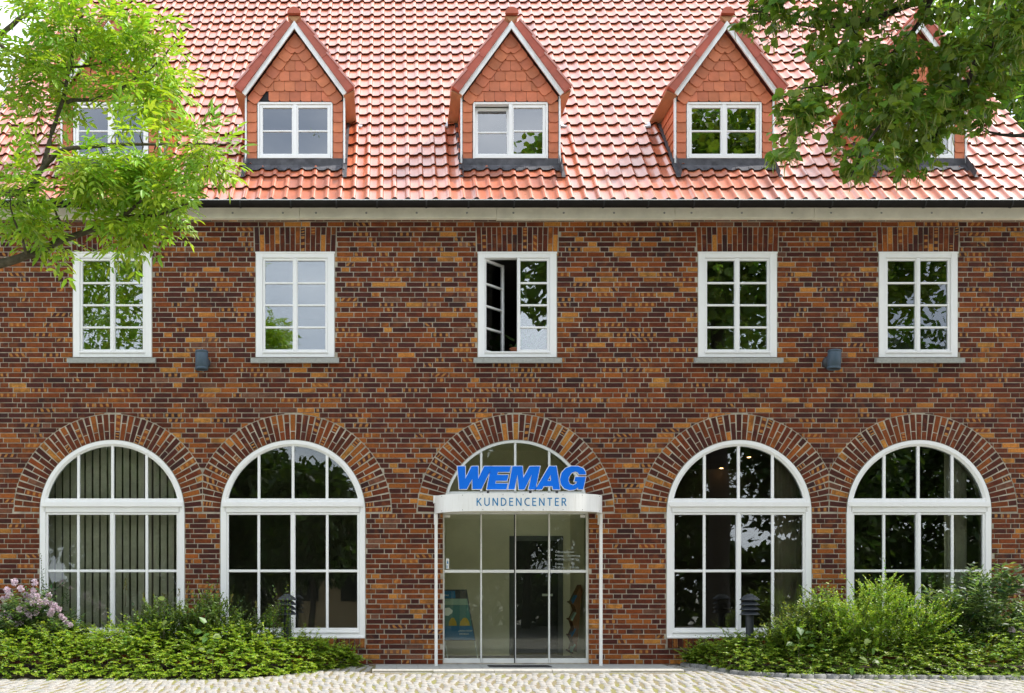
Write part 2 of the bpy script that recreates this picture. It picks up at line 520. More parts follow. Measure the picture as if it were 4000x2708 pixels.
CH, BH, BL, BHD, JT = .07616, .0632, .2484, .1172, .0136
PAL = [((.064, .017, .012), .29), ((.108, .025, .010), .31), ((.172, .041, .010), .20), ((.27, .080, .015), .105), ((.43, .175, .034), .055),
       ((.042, .016, .014), .03), ((.17, .070, .040), .02)]
def brick_color(x=None, z=None):
    # batches: neighbouring bricks come from the same firing
    bias = 0.0
    if x is not None:
        bias = .10 * math.sin(x * 1.3 + z * .9 + 1) + .08 * math.sin(x * .6 - z * 2.1) + .06 * math.sin(x * 3.1 + z * 3.7)
    k = min(max(R() + bias * .4, 0), .999); s = 0
    for c, wgt in PAL:
        s += wgt
        if k <= s: break
    f = U(.84, 1.18)
    h = U(.92, 1.08)
    sd = R()
    if c[0] > .3 and sd > .84: sd -= .2
    return (c[0] * f, c[1] * f * h, c[2] * f * h, sd)

def brick_verts(poly, y, c=.0035):
    n = len(poly)
    if n == 4:
        mxp = sum(p[0] for p in poly) / 4; mzp = sum(p[1] for p in poly) / 4
        ins = [(p[0] + (c if p[0] < mxp else -c), p[1] + (c if p[1] < mzp else -c)) for p in poly]
        vs = [(x, y + .016, z) for x, z in poly] + [(x, y + c, z) for x, z in poly] + [(x, y, z) for x, z in ins]
        fs = [(i, (i + 1) % 4, 4 + (i + 1) % 4, 4 + i) for i in range(4)] + \
             [(4 + i, 4 + (i + 1) % 4, 8 + (i + 1) % 4, 8 + i) for i in range(4)] + [(8, 9, 10, 11)]
        return vs, fs
    vs = [(x, y + .016, z) for x, z in poly] + [(x, y, z) for x, z in poly]
    fs = [(i, (i + 1) % n, n + (i + 1) % n, n + i) for i in range(n)] + [tuple(range(n, 2 * n))]
    return vs, fs

def brick_mesh(name, poly, mat, long_axis=0):
    """one brick in the XZ plane with its own uv (u along the length)"""
    vs, fs = brick_verts(poly, 0.0)
    me = bpy.data.meshes.new(name); me.from_pydata(vs, [], fs); me.update(); me.materials.append(mat)
    uvl = me.uv_layers.new(name='uv')
    a0 = min(v[0] for v in vs); a1 = max(v[0] for v in vs); b0 = min(v[2] for v in vs); b1 = max(v[2] for v in vs)
    for lp in me.loops:
        v = vs[lp.vertex_index]
        u, w2 = (v[0] - a0) / (a1 - a0), (v[2] - b0) / (b1 - b0)
        uvl.data[lp.index].uv = (u, w2) if long_axis == 0 else (w2, u)
    return me

me_stretch = brick_mesh('brick', [(-BL / 2, -BH / 2), (BL / 2, -BH / 2), (BL / 2, BH / 2), (-BL / 2, BH / 2)], M['brick1'])

rects = [(cx - .602, cx + .602, 4.640, 6.250) for cx in UPX] + [(cx - .626, cx + .626, 6.246, 6.627) for cx in UPX]
rects += [(cx - RI - .003, cx + RI + .003, (-1 if i == 2 else .245), ZS) for i, cx in enumerate(ARX)]
discs = [(cx, ZS, RO + .006) for cx in ARX]
allb = []         # (poly, full_stretcher)
k = -1
while k * CH < 6.86:
    z0 = k * CH + JT * .5; z1 = z0 + BH
    x = XL + .004 - [0.0, .327, .131, .458][k % 4] + U(-.012, .012) - .4
    seq = [(BL, BL, BHD), (BL, BHD, BL), (BL, BL, BHD), (BHD, BL, BL)][k % 4]
    j = 0
    while x < XR:
        ln = seq[j % 3]; j += 1
        if R() < .06: ln = BHD if ln == BL else BL
        dz = U(-.0012, .0012); ll = ln + U(-.003, .003)
        pcs = [(max(x, XL + .003), min(x + ll, XR - .003))]
        x += ln + JT
        for (a, b, c0, c1) in rects:
            if z1 > c0 + .012 and z0 < c1 - .012:
                nw = []
                for (p, q) in pcs:
                    if q <= a or p >= b: nw.append((p, q)); continue
                    if p < a - .03: nw.append((p, a - .004))
                    if q > b + .03: nw.append((b + .004, q))
                pcs = nw
        for (p, q) in pcs:
            if q - p < .028: continue
            zz0, zz1 = z0 + dz, z1 + dz
            hit = None
            for (cx, cz, r) in discs:
                if zz1 < cz: continue
                nx = min(max(cx, p), q); nzv = max(zz0, cz)
                if (nx - cx) ** 2 + (nzv - cz) ** 2 < r * r:
                    hit = hit or []; hit.append((cx, cz, r))
            if not hit:
                allb.append(([(p, zz0), (q, zz0), (q, zz1), (p, zz1)], abs(q - p - BL) < .004))
                continue
            ns = max(3, int((q - p) / .012)); run = []
            def flush(run):
                if len(run) >= 2 and run[-1][0] - run[0][0] > .02:
                    poly = [(a, b) for a, b in run] + [(run[-1][0], zz1), (run[0][0], zz1)]
                    allb.append((poly, False))
            for s_ in range(ns + 1):
                xx = p + (q - p) * s_ / ns; zb = zz0
                for (cx, cz, r) in hit:
                    if abs(xx - cx) < r: zb = max(zb, cz + math.sqrt(r * r - (xx - cx) ** 2))
                if zb < zz1 - .010: run.append((xx, zb))
                else: flush(run); run = []
            flush(run)
    k += 1

def seen_clear(poly):
    cxp = (poly[0][0] + poly[1][0]) / 2; czp = (poly[0][1] + poly[2][1]) / 2
    if czp < .12: return False
    if czp < .95 and (cxp < -.2 or cxp > 4.3): return False
    return True
cand = sorted([i for i, (p, full) in enumerate(allb) if full and seen_clear(p)],
              key=lambda i: (allb[i][0][0][0] + .125 - .9) ** 2 + (allb[i][0][0][1] - 1.13) ** 2)
single = set(cand[:300])
BV, BF, BC, BUV = [], [], [], []
for i, (poly, full) in enumerate(allb):
    col = brick_color(poly[0][0], poly[0][1]); y = U(-.0025, .0015)
    if i in single:
        cxp = (poly[0][0] + poly[1][0]) / 2; czp = (poly[0][1] + poly[2][1]) / 2
        inst('brick', me_stretch, wall, (cxp, y, czp), (0, U(-.003, .003), 0), col)
        continue
    vs, fs = brick_verts(poly, y)
    b = len(BV); a0 = min(v[0] for v in vs); a1 = max(v[0] for v in vs); b0 = min(v[2] for v in vs); b1 = max(v[2] for v in vs)
    BV += vs
    su = (a1 - a0) / BL
    for f in fs:
        BF.append(tuple(q + b for q in f)); BC.append(col)
        for q in f: BUV.append(((vs[q][0] - a0) / (a1 - a0) * su, (vs[q][2] - b0) / (b1 - b0)))
me = bpy.data.meshes.new('brick_field'); me.from_pydata(BV, [], BF); me.update(); me.materials.append(M['brickm'])
at = me.attributes.new('bcol', 'FLOAT_COLOR', 'FACE'); at.data.foreach_set('color', np.array(BC, dtype=np.float32).ravel())
uvl = me.uv_layers.new(name='uv'); uvl.data.foreach_set('uv', np.array(BUV, dtype=np.float32).ravel())
tag(link(bpy.data.objects.new('brick_field', me), wall), 'the rest of the mottled red brick courses', kind='stuff')

# round arches of bricks on end
NV = 47
def wv(r): return .062 * (r / RI) ** .55
segs = {'fi': (RI + .004, RI + .254), 'ho': (RI + .266, RO - .006), 'hi': (RI + .004, RI + .124), 'fo': (RI + .136, RO - .006)}
vmesh = {}
for kx, (r0, r1) in segs.items():
    vmesh[kx] = brick_mesh('arch_brick', [(r0, -wv(r0) / 2), (r1, -wv(r1) / 2), (r1, wv(r1) / 2), (r0, wv(r0) / 2)], M['brick1'])
for i, cx in enumerate(ARX):
    mid_lo = (ARX[i - 1] + cx) / 2 if i in (1, 4) else -99
    mid_hi = (ARX[i + 1] + cx) / 2 if i in (0, 3) else 99
    ring = arc(cx, ZS, RO + .012, 0, math.pi, 48) + arc(cx, ZS, RI + .001, math.pi, 0, 48)
    ringp = clip_poly(ring, 1, 0, mid_hi) if mid_hi < 50 else ring
    rm = MB()
    n = 48
    for s_ in range(n):
        a0, a1 = math.pi * s_ / n, math.pi * (s_ + 1) / n
        q = [(cx + r * math.cos(a), ZS + r * math.sin(a)) for r, a in ((RI + .001, a0), (RO + .008, a0), (RO + .008, a1), (RI + .001, a1))]
        if mid_hi < 50: q = clip_poly(q, 1, 0, mid_hi - .002)
        if mid_lo > -50: q = clip_poly(q, -1, 0, -(mid_lo + .002))
        if len(q) > 2: rm.add([(x, .0055, z) for x, z in q], [tuple(range(len(q)))])
    ar = rm.build('brick_arch', M['mortar'], house)
    for j in range(NV):
        a = math.pi * (j + .5) / NV
        for kx in (('fi', 'ho') if (j + i) % 2 else ('hi', 'fo')):
            r0, r1 = segs[kx]; col = brick_color(); yy = U(-.002, .0015)
            rot = Matrix.Rotation(-a, 4, 'Y')
            ends = [(cx + r * math.cos(a) - s_ * wv(r) / 2 * math.sin(a), ZS + r * math.sin(a) + s_ * wv(r) / 2 * math.cos(a)) for r, s_ in ((r0, -1), (r1, -1), (r1, 1), (r0, 1))]
            xs = [e[0] for e in ends]
            if max(xs) <= mid_hi - .006 and min(xs) >= mid_lo + .006:
                inst('arch_brick', vmesh[kx], ar, (cx, yy, ZS), rot, col)
            else:
                q = ends
                if mid_hi < 50: q = clip_poly(q, 1, 0, mid_hi - .006)
                if mid_lo > -50: q = clip_poly(q, -1, 0, -(mid_lo + .006))
                if len(q) > 2 and max(p[0] for p in q) - min(p[0] for p in q) > .01:
                    o = link(bpy.data.objects.new('arch_brick', brick_mesh('arch_brick', q, M['brick1'])), ar)
                    o.location = (0, yy, 0); o.color = col

# flat arches of upright bricks over the upper windows
me_fl = brick_mesh('soldier_brick', [(-.033, -.125), (.033, -.125), (.033, .125), (-.033, .125)], M['brick1'], 1)
me_fs = brick_mesh('soldier_brick', [(-.033, -.0565), (.033, -.0565), (.033, .0565), (-.033, .0565)], M['brick1'], 1)
for i, cx in enumerate(UPX):
    fa = MB().add([(cx - .624, .0055, 6.249), (cx + .624, .0055, 6.249), (cx + .624, .0055, 6.624), (cx - .624, .0055, 6.624)], [(0, 1, 2, 3)]).build('flat_arch', M['mortar'], house)
    for j in range(16):
        u = (j - 7.5) / 7.5
        x = cx + (j - 7.5) * .0772; tilt = u * .035
        a, b = ((me_fl, 6.377), (me_fs, 6.5635)) if j % 2 else ((me_fs, 6.3085), (me_fl, 6.4955))
        for me_, z in (a, b):
            inst('soldier_brick', me_, fa, (x + (z - 6.436) * tilt * .9, U(-.002, .001), z), (0, tilt, 0), brick_color())

# gable walls, back wall (closing the volume)
mb = MB()
for x0, x1 in ((XL, XL + .12), (XR - .12, XR)):
    mb.add([(x, y, z) for x in (x0, x1) for y, z in ((.36, -.15), (11, -.15), (11, 6.9), (5.5, 13.2), (.36, 6.9))],
           [(0, 1, 2, 3, 4), (9, 8, 7, 6, 5), (0, 5, 6, 1), (1, 6, 7, 2), (2, 7, 8, 3), (3, 8, 9, 4), (4, 9, 5, 0)])
mb.box(XL + .12, XR - .12, 10.8, 11, -.15, 6.9)
mb.build('gable_wall', M['brick_plain'] if 'brick_plain' in M else mat_var('plain_brick_wall', (.15, .055, .03), .35, 8, .8, .2), house)

# ------------------------------------------------------------------ roof
TP = 1.148; PIT = math.atan(TP)
E_S = Vector((0, math.cos(PIT), math.sin(PIT))); E_N = Vector((0, -math.sin(PIT), math.cos(PIT)))
RY0, RZ0 = -.35, 6.885
TW, TG = .2022, .342
NROW = 26
def roof_z(y): return RZ0 + (y - RY0) * TP
mb = MB()
RLx, RRx = -6.49, 10.33
for n_, flip in ((-.03, 0), (-.09, 1)):
    b = len(mb.v)
    for x in (RLx + .03, RRx - .03):
        for s_ in (0.0, 8.95):
            p = Vector((x, RY0, RZ0)) + E_S * s_ + E_N * n_
            mb.v.append(tuple(p))
    mb.f.append((b, b + 2, b + 3, b + 1) if not flip else (b, b + 1, b + 3, b + 2))
mb.f += [(0, 1, 5, 4), (2, 6, 7, 3), (0, 4, 6, 2), (1, 3, 7, 5)]
roof = mb.build('roof', M['dark'], house)
prof = [(-.002, .004), (.012, .000), (.045, .000), (.085, .001), (.112, .006), (.128, .017), (.142, .029), (.157, .0355), (.172, .036), (.186, .030), (.196, .019), (.202, .007)]
tv, tf = [], []
npf = len(prof)
for s_, lift in ((-.012, .034), (TG + .015, .001)):
    for x, h in prof: tv.append((x, s_, h + lift))
for x, h in prof: tv.append((x, -.012, h + .034))
for x, h in prof: tv.append((x, -.012, h + .034 - .022))
for x, h in prof: tv.append((x, .05, h + .034 - .022 - .006))
for i in range(npf - 1):
    tf += [(i, i + 1, npf + i + 1, npf + i), (2 * npf + i + 1, 2 * npf + i, 3 * npf + i, 3 * npf + i + 1), (3 * npf + i + 1, 3 * npf + i, 4 * npf + i, 4 * npf + i + 1)]
tv = np.array(tv); tf = np.array(tf)
BASIS = np.array([[1, 0, 0], list(E_S), list(E_N)])
tvw = tv @ BASIS
M['tile_edge'] = mat_var('dirty_shaded_tile_edge', (.11, .042, .026), .4, 20, .8, .2)  # lip colour carries dirt plus a painted-in shadow line under each course
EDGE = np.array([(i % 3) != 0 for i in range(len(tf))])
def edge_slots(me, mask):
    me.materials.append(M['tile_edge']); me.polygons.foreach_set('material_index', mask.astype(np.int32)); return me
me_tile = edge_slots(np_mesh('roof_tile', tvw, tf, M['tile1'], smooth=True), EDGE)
DX = [-4.29, -1.45, 1.871, 5.166, 8.13]      # dormer centres
YD = .30                                      # dormer fronts
TV, TF, TC = [], [], []
ntile = 0; nsing = 0
x_phase = -.7265 - .165
c0 = int(math.floor((RLx - x_phase) / TW)) ; c1 = int(math.floor((RRx - x_phase) / TW))
for r in range(NROW):
    for c in range(c0, c1):
        x = x_phase + c * TW
        o = Vector((x, RY0, RZ0)) + E_S * (r * TG)
        ym = o.y + E_S.y * TG * .5; zm = o.z + E_S.z * TG * .5
        inside = False; nearL = nearR = False
        for dx in DX:
            dd = x + TW / 2 - dx
            if o.y + E_S.y * TG * .3 > YD - .05 and abs(dd) < .66 and zm < 9.9 - 1.36 * max(0, abs(dd) - .0): inside = True
            if .3 < ym < 1.5 and .7 < dd < 1.15: nearR = True
        if inside: continue
        f = U(.86, 1.10); k_ = R()
        base = (.50, .125, .048)
        if k_ < .14: base = (.38, .105, .055)
        elif k_ > .92: base = (.52, .16, .07)
        col = (base[0] * f, base[1] * f, base[2] * f, R())
        jit = Vector((U(-.004, .004), U(-.005, .005), U(-.003, .004)))
        p = o + jit
        pr = P(0, 0) if False else None
        px = CX + p.x / (DIST + p.y) * FPX
        if r < 6 and 20 < px < 3980 and nsing < 300 and (px > 760 or r < 0) :
            inst('roof_tile', me_tile, roof, p, None, col); nsing += 1
        else:
            TV.append(tvw + np.array(p)); TF.append(tf + ntile * len(tvw)); TC.append(np.tile(col, (len(tf), 1))); ntile += 1
me = np_mesh('tile_field', np.concatenate(TV), np.concatenate(TF), M['tilem'], np.concatenate(TC), smooth=True)
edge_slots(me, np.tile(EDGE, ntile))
tag(link(bpy.data.objects.new('tile_field', me), roof), 'the higher rows of glossy red pantiles', kind='stuff')
# back slope and ridge
mb = MB()
yr = RY0 + 8.95 * math.cos(PIT); zr = RZ0 + 8.95 * math.sin(PIT)
mb.add([(RLx, yr, zr - .05), (RRx, yr, zr - .05), (RRx, 11.3, RZ0), (RLx, 11.3, RZ0)], [(0, 1, 2, 3)])
mb.tube([(RLx, yr, zr), (RRx, yr, zr)], .11, 10)
mb.build('ridge', M['tile1'], roof).color = (.40, .11, .055, .5)

# ------------------------------------------------------------------ eaves board and gutter
fx = [RLx + .1, -1.35, 1.62, 4.3, 6.4, RRx - .1]
for i in range(5):
    dz = [0, .004, -.006, .003, -.002][i]
    fb = MB().cbox(fx[i] + .002, fx[i + 1] - .002, -.10 + .003 * (i % 2), -.004, 6.722 + dz, 6.93, .004).build('eaves_board', M['white_old'], house)
    x = fx[i] + .25
    while x < fx[i + 1]:
        mb = MB(Matrix.Translation((x, -.10, 6.80)) @ Matrix.Rotation(rad(90), 4, 'X'))
        mb.lathe([(.0, .006), (.012, .006), (.016, 0), (.016, -.01)], (0, 0), 8)
        mb.build('bolt_head', M['stone'], fb)
        x += .757
MB().box(RLx + .05, RRx - .05, -.33, -.004, 6.93, 6.945).build('eaves_soffit', M['dark'], house)
gp = []
for i in range(13):
    a = math.pi + math.pi * i / 12
    gp.append((-.455 + .066 * math.cos(a), 6.838 + .085 * math.sin(a)))
mb = MB()
for k_, (gx) in enumerate((RLx - .02, RRx + .02)):
    for y, z in gp: mb.v.append((gx, y, z))
    for y, z in reversed(gp): mb.v.append((gx, y * 1.0 + (.004 if y < -.455 else -.004), z + .004))
n_ = 26
for i in range(n_): mb.f.append((i, (i + 1) % n_, n_ + (i + 1) % n_, n_ + i))
gut = mb.build('gutter', M['gutter'], house)
MB().tube([(RLx - .02, -.523, 6.842), (RRx + .02, -.523, 6.842)], .008, 8).build('gutter_bead', M['zincw'], gut)  # bright bead colour paints in the lit highlight along the dark gutter's lip
for bx in [p for p in np.arange(RLx + .35, RRx, .665)]:
    bx = bx + U(-.05, .05)
    pts = [(bx, y - (.006 if y < -.455 else -.002), z - .007) for y, z in gp]
    mb = MB()
    for i in range(len(pts) - 1):
        a, b = Vector(pts[i]), Vector(pts[i + 1])
        mb.add([a, b, b + Vector((.022, 0, 0)), a + Vector((.022, 0, 0))], [(0, 3, 2, 1)])
    mb.build('gutter_bracket', M['black'], gut)

# ------------------------------------------------------------------ upper windows
def sash(parent, x0, x1, z0, z1, fw, y, nbars, Mx=None, barw=.030, fb=None, bars_v=(), glass=None):
    """one casement: frame, glazing bars, panes"""
    MB(Mx).frame(x0, x1, z0, z1, fw, y, y + .055, wb=fb).build('sash', M['white'], parent)
    gx0, gx1, g0, g1 = x0 + fw, x1 - fw, z0 + (fb or fw), z1 - fw
    zs = [g0] + [g0 + (g1 - g0) * (i + 1) / (nbars + 1) for i in range(nbars)] + [g1]
    for z in zs[1:-1]:
        MB(Mx).cbox(gx0 - .004, gx1 + .004, y + .009, y + .045, z - barw / 2, z + barw / 2, .006).build('glazing_bar', M['white'], parent)
    for i in range(nbars + 1):
        a = zs[i] + (barw / 2 if i else 0) - .003; b = zs[i + 1] - (barw / 2 if i < nbars else 0) + .003
        MB(Mx).box(gx0 - .003, gx1 + .003, y + .026, y + .032, a, b).build('pane', glass or M['glass_u'], parent)

for i, cx in enumerate(UPX):
    zt, zb = 6.243, 4.650
    wd = MB()
    wd.frame(cx - .594, cx + .594, zb, zt, .100, -.006, .10, wt=.088, wb=.062)
    wd.cbox(cx - .494, cx + .494, -.022, .02, zb + .062, zb + .084)          # weather rail
    wd.cbox(cx - .604, cx + .604, -.014, .02, zt - .022, zt + .003)          # head moulding
    win = wd.build('window', M['white'], house)
    s0, s1 = zb + .086, zt - .090
    if i == 2:
        Mx = Matrix.Translation((cx - .492, .02, 0)) @ Matrix.Rotation(rad(47), 4, 'Z') @ Matrix.Translation((-(cx - .492), -.02, 0))
        sash(win, cx - .492, cx - .006, s0, s1, .036, .012, 3, Mx)
    else:
        sash(win, cx - .492, cx - .002, s0, s1, .036, .012, 3)
    sash(win, cx + .002, cx + .492, s0, s1, .036, .012, 3)
    MB().cbox(cx - (.0 if i == 2 else .023), cx + .046 - (.0 if i == 2 else .023), -.006, .012, s0 + .004, s1 - .002).build('astragal', M['white'], win)
    sl = MB()
    sl.add([(cx - .665, -.085, 4.548), (cx + .665, -.085, 4.548), (cx + .665, .03, 4.56), (cx - .665, .03, 4.56),
            (cx - .665, -.085, 4.618), (cx + .665, -.085, 4.618), (cx + .665, .03, 4.646), (cx - .665, .03, 4.646)],
           [(0, 3, 2, 1), (4, 5, 6, 7), (0, 1, 5, 4), (1, 2, 6, 5), (2, 3, 7, 6), (3, 0, 4, 7)])
    sl.build('sill', M['stone'], win)

# ------------------------------------------------------------------ arched ground floor windows
me_row = brick_mesh('sill_brick', [(-.033, -.07), (.033, -.07), (.033, .07), (-.033, .07)], M['brick1'], 1)
me_row2 = MB().cbox(-.033, .033, -.05, .06, -.07, .07, .004)
for i, cx in enumerate(ARX):
    if i == 2: continue
    zb = .394
    wd = MB()
    ro, ri = RI - .006, RI - .095
    n = 44
    for s_ in range(n):       # curved head
        a0, a1 = math.pi * s_ / n, math.pi * (s_ + 1) / n
        q = [(r, a) for a in (a0, a1) for r in (ro, ri)]
        pts = [(cx + r * math.cos(a), ZS + r * math.sin(a)) for r, a in q]
        m1 = [(cx + (ri + .035) * math.cos(a), ZS + (ri + .035) * math.sin(a)) for a in (a0, a1)]
        (o0, i0, o1, i1) = pts
        wd.add([(o0[0], -.004, o0[1]), (m1[0][0], -.004, m1[0][1]), (i0[0], .022, i0[1]), (i0[0], .09, i0[1]),
                (o1[0], -.004, o1[1]), (m1[1][0], -.004, m1[1][1]), (i1[0], .022, i1[1]), (i1[0], .09, i1[1])],
               [(0, 4, 5, 1), (1, 5, 6, 2), (2, 6, 7, 3)])
    wd.cbox(cx - ro, cx - ro + .085, -.004, .09, zb, ZS + .002)
    wd.cbox(cx + ro - .085, cx + ro, -.004, .09, zb, ZS + .002)
    wd.cbox(cx - ro + .085, cx + ro - .085, -.002, .09, ZS + .002, ZS + .085)       # transom
    wd.cbox(cx - ro + .030, cx + ro - .030, -.030, .05, ZS + .085, ZS + .158)       # weathered ledge
    wd.cbox(cx - ro + .055, cx + ro - .055, .004, .09, ZS + .158, ZS + .212)
    wd.cbox(cx - ro + .085, cx + ro - .085, -.002, .09, zb, zb + .075)
    wd.cbox(cx - ro + .0, cx + ro - .0, -.030, .02, zb - .0, zb + .03)
    wd.cbox(cx - ro + .085, cx + ro - .085, -.016, .02, zb + .078, zb + .105)
    win = wd.build('arched_window', M['white'], house)
    # lower casements
    for s_ in (-1, 1):
        x0, x1 = (cx - 1.009, cx - .002) if s_ < 0 else (cx + .002, cx + 1.009)
        s0, s1 = zb + .105, ZS + .0
        MB().frame(x0, x1, s0, s1, .034, .012, .07, wb=.052).build('sash', M['white'], win)
        g0, g1 = s0 + .052, s1 - .034
        xm = cx + s_ * .519; zm = 1.414
        gx0, gx1 = x0 + .034, x1 - .034
        MB().cbox(xm - .020, xm + .020, .020, .06, g0 - .003, g1 + .003, .006).build('glazing_bar', M['white'], win)
        for (a, b) in ((gx0 - .003, xm - .020), (xm + .020, gx1 + .003)):
            MB().cbox(a, b, .023, .058, zm - .020, zm + .020, .006).build('glazing_bar', M['white'], win)
            for (c, d) in ((g0 - .003, zm - .018), (zm + .018, g1 + .003)):
                MB().box(a - .002, b + .002, .038, .044, c, d).build('pane', M['glass'], win)
    MB().cbox(cx - .025, cx + .025, -.004, .012, zb + .108, ZS - .002).build('astragal', M['white'], win)
    # fanlight
    zf = ZS + .212; rg = ri
    xs = [-math.sqrt(rg * rg - .212 ** 2), -.516, 0, .516, math.sqrt(rg * rg - .212 ** 2)]
    for b in xs[1:4]:
        MB().cbox(cx + b - .020, cx + b + .020, .016, .06, zf - .004, ZS + math.sqrt(rg * rg - b * b) + .004, .006).build('glazing_bar', M['white'], win)
    for j in range(4):
        a, b = xs[j] + (.018 if j else -.006), xs[j + 1] - (.018 if j < 3 else -.006)
        top = [(cx + b + (a - b) * q / 14, ZS + math.sqrt(max((rg + .004) ** 2 - (b + (a - b) * q / 14) ** 2, .2 ** 2))) for q in range(15)]
        MB().prism([(cx + a, zf - .004), (cx + b, zf - .004)] + top, .040, .046).build('pane', M['glass'], win)
    # sill course of bricks on edge
    bed = MB().box(cx - RI + .002, cx + RI - .002, -.020, .05, .250, .388).build('brick_sill', M['mortar'], house)
    mr = me_row2.build('sill_brick', M['brick1'], bed)
    mmesh = mr.data
    ul = mmesh.uv_layers.new(name='uv') if not mmesh.uv_layers else None
    bpy.data.objects.remove(mr)
    for j in range(28):
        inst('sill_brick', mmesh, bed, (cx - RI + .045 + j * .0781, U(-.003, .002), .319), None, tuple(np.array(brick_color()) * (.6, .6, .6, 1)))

# ------------------------------------------------------------------ entrance
ent = MB()
ex = XC
cols = [-1.096, -.522, -.006, .511, 1.087]
Y0 = .03
for j, b in enumerate(cols):
    wdt = .030 if j in (0, 4) else .022
    ent.cbox(ex + b - wdt / 2, ex + b + wdt / 2, Y0, Y0 + .07, .0, 2.62, .003)
for j in range(4):
    a, b = ex + cols[j] + .0152, ex + cols[j + 1] - .0152
    ent.cbox(a, b, Y0 + .003, Y0 + .06, 1.387, 1.432, .003)
    ent.cbox(a, b, Y0 + .003, Y0 + .06, .012, .088, .003)
    ent.cbox(a, b, Y0 + .003, Y0 + .06, 2.277, 2.62, .003)
n = 44
ro, ri = RI - .006, RI - .042
for s_ in range(n):
    a0, a1 = math.pi * s_ / n, math.pi * (s_ + 1) / n
    pts = [(ex + r * math.cos(a), ZS + r * math.sin(a)) for a in (a0, a1) for r in (ro, ri)]
    (o0, i0, o1, i1) = pts
    ent.add([(o0[0], .004, o0[1]), (i0[0], .01, i0[1]), (i0[0], .09, i0[1]), (o1[0], .004, o1[1]), (i1[0], .01, i1[1]), (i1[0], .09, i1[1])],
            [(0, 3, 4, 1), (1, 4, 5, 2)])
for b in (-.522, -.006, .511):
    ent.cbox(ex + b - .016, ex + b + .016, Y0 - .01, Y0 + .05, 2.622, ZS + math.sqrt(ri * ri - b * b) + .004, .003)
entr = ent.build('entrance_door', M['alu'], house)
for j in range(4):
    a, b = ex + cols[j] + .008, ex + cols[j + 1] - .008
    for (c, d) in ((.084, 1.390), (1.429, 2.28)):
        MB().box(a, b, Y0 + .028, Y0 + .034, c, d).build('pane', M['glass_d'], entr)
    ax, bx_ = cols[j], cols[j + 1]
    if j == 0: ax = -ri
    if j == 3: bx_ = ri
    aa, bb = max(ax + (.014 if j else 0), -math.sqrt(ri ** 2 - .32 ** 2)), min(bx_ - (.014 if j < 3 else 0), math.sqrt(ri ** 2 - .32 ** 2))
    top = [(ex + bb + (aa - bb) * q / 14, ZS + math.sqrt(max((ri + .004) ** 2 - (bb + (aa - bb) * q / 14) ** 2, .01))) for q in range(15)]
    MB().prism([(ex + aa, 2.62), (ex + bb, 2.62)] + top, Y0 + .02, Y0 + .026).build('pane', M['glass_d'], entr)
MB().cbox(ex - .024, ex - .008, Y0 - .006, Y0, .012, 2.27, .002).build('door_edge_strip', M['black'], entr)
# white notices on the glass
nb = MB().box(ex - 1.055, ex - 1.008, Y0 + .022, Y0 + .027, 1.446, 1.604).build('door_sticker', M['paper_white'], entr)
MB().box(ex - 1.047, ex - 1.034, Y0 + .020, Y0 + .0215, 1.456, 1.500).build('printed_mark', M['bluetext'], nb)
MB().prism([(ex - 1.043, 1.525), (ex - 1.019, 1.525), (ex - 1.022, 1.548), (ex - 1.027, 1.555), (ex - 1.027, 1.575), (ex - 1.035, 1.575), (ex - 1.035, 1.555), (ex - 1.040, 1.548)], Y0 + .020, Y0 + .0215).build('printed_mark', M['bluetext'], nb)
for xa in (ex - 1.075, ex + .985):
    MB().box(xa, xa + .08, Y0 + .022, Y0 + .027, 2.225, 2.268).build('door_sensor', M['alu'], entr)
hrs = thing('opening_hours_lettering', (ex + .62, Y0 + .02, 1.47), 'small pale opening hours lettering on the entrance glass', 'lettering')
for j, (line, zz) in enumerate((('Öffnungszeiten', 1.690), ('Montag – Donnerstag', 1.634), ('9.00 Uhr – 17.00 Uhr', 1.578), ('Freitag', 1.508), ('9.00 Uhr – 15.00 Uhr', 1.452))):
    tm = text_mesh('text_line', line, .046)
    wx = max(v.co.x for v in tm.vertices)
    tgt = [.285, .375, .365, .122, .368][j]
    tm.transform(Matrix.Diagonal((tgt / wx, 1, 1, 1)))
    mesh_obj('text_line', tm, M['etch'], hrs, (ex + .605, Y0 + .024, zz))

# ------------------------------------------------------------------ rooms behind the glass
def room(name, x0, x1, y0, y1, z0, z1, wallm, floorm, ceilm=None, skip_front=True):
    mb = MB().add([(x0, y0, z0), (x0, y1, z0), (x0, y1, z1), (x0, y0, z1), (x1, y0, z0), (x1, y1, z0), (x1, y1, z1), (x1, y0, z1)],
                  [(0, 3, 2, 1), (4, 5, 6, 7), (1, 2, 6, 5)])
    r = mb.build(name, wallm, house)
    MB().add([(x0, y0, z0), (x1, y0, z0), (x1, y1, z0), (x0, y1, z0)], [(0, 1, 2, 3)]).build('room_floor', floorm, r)
    MB().add([(x0, y0, z1), (x1, y0, z1), (x1, y1, z1), (x0, y1, z1)], [(3, 2, 1, 0)]).build('room_ceiling', ceilm or wallm, r)
    return r
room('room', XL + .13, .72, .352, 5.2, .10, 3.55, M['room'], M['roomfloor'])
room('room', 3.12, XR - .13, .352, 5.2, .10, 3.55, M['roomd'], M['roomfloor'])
room('room', XL + .13, XR - .13, .352, 5.2, 4.1, 6.55, M['room'], M['roomfloor'])
vest = room('vestibule', .73, 3.11, .352, 2.15, -.005, 3.52, M['cream'], M['roomfloor'], M['cream'])
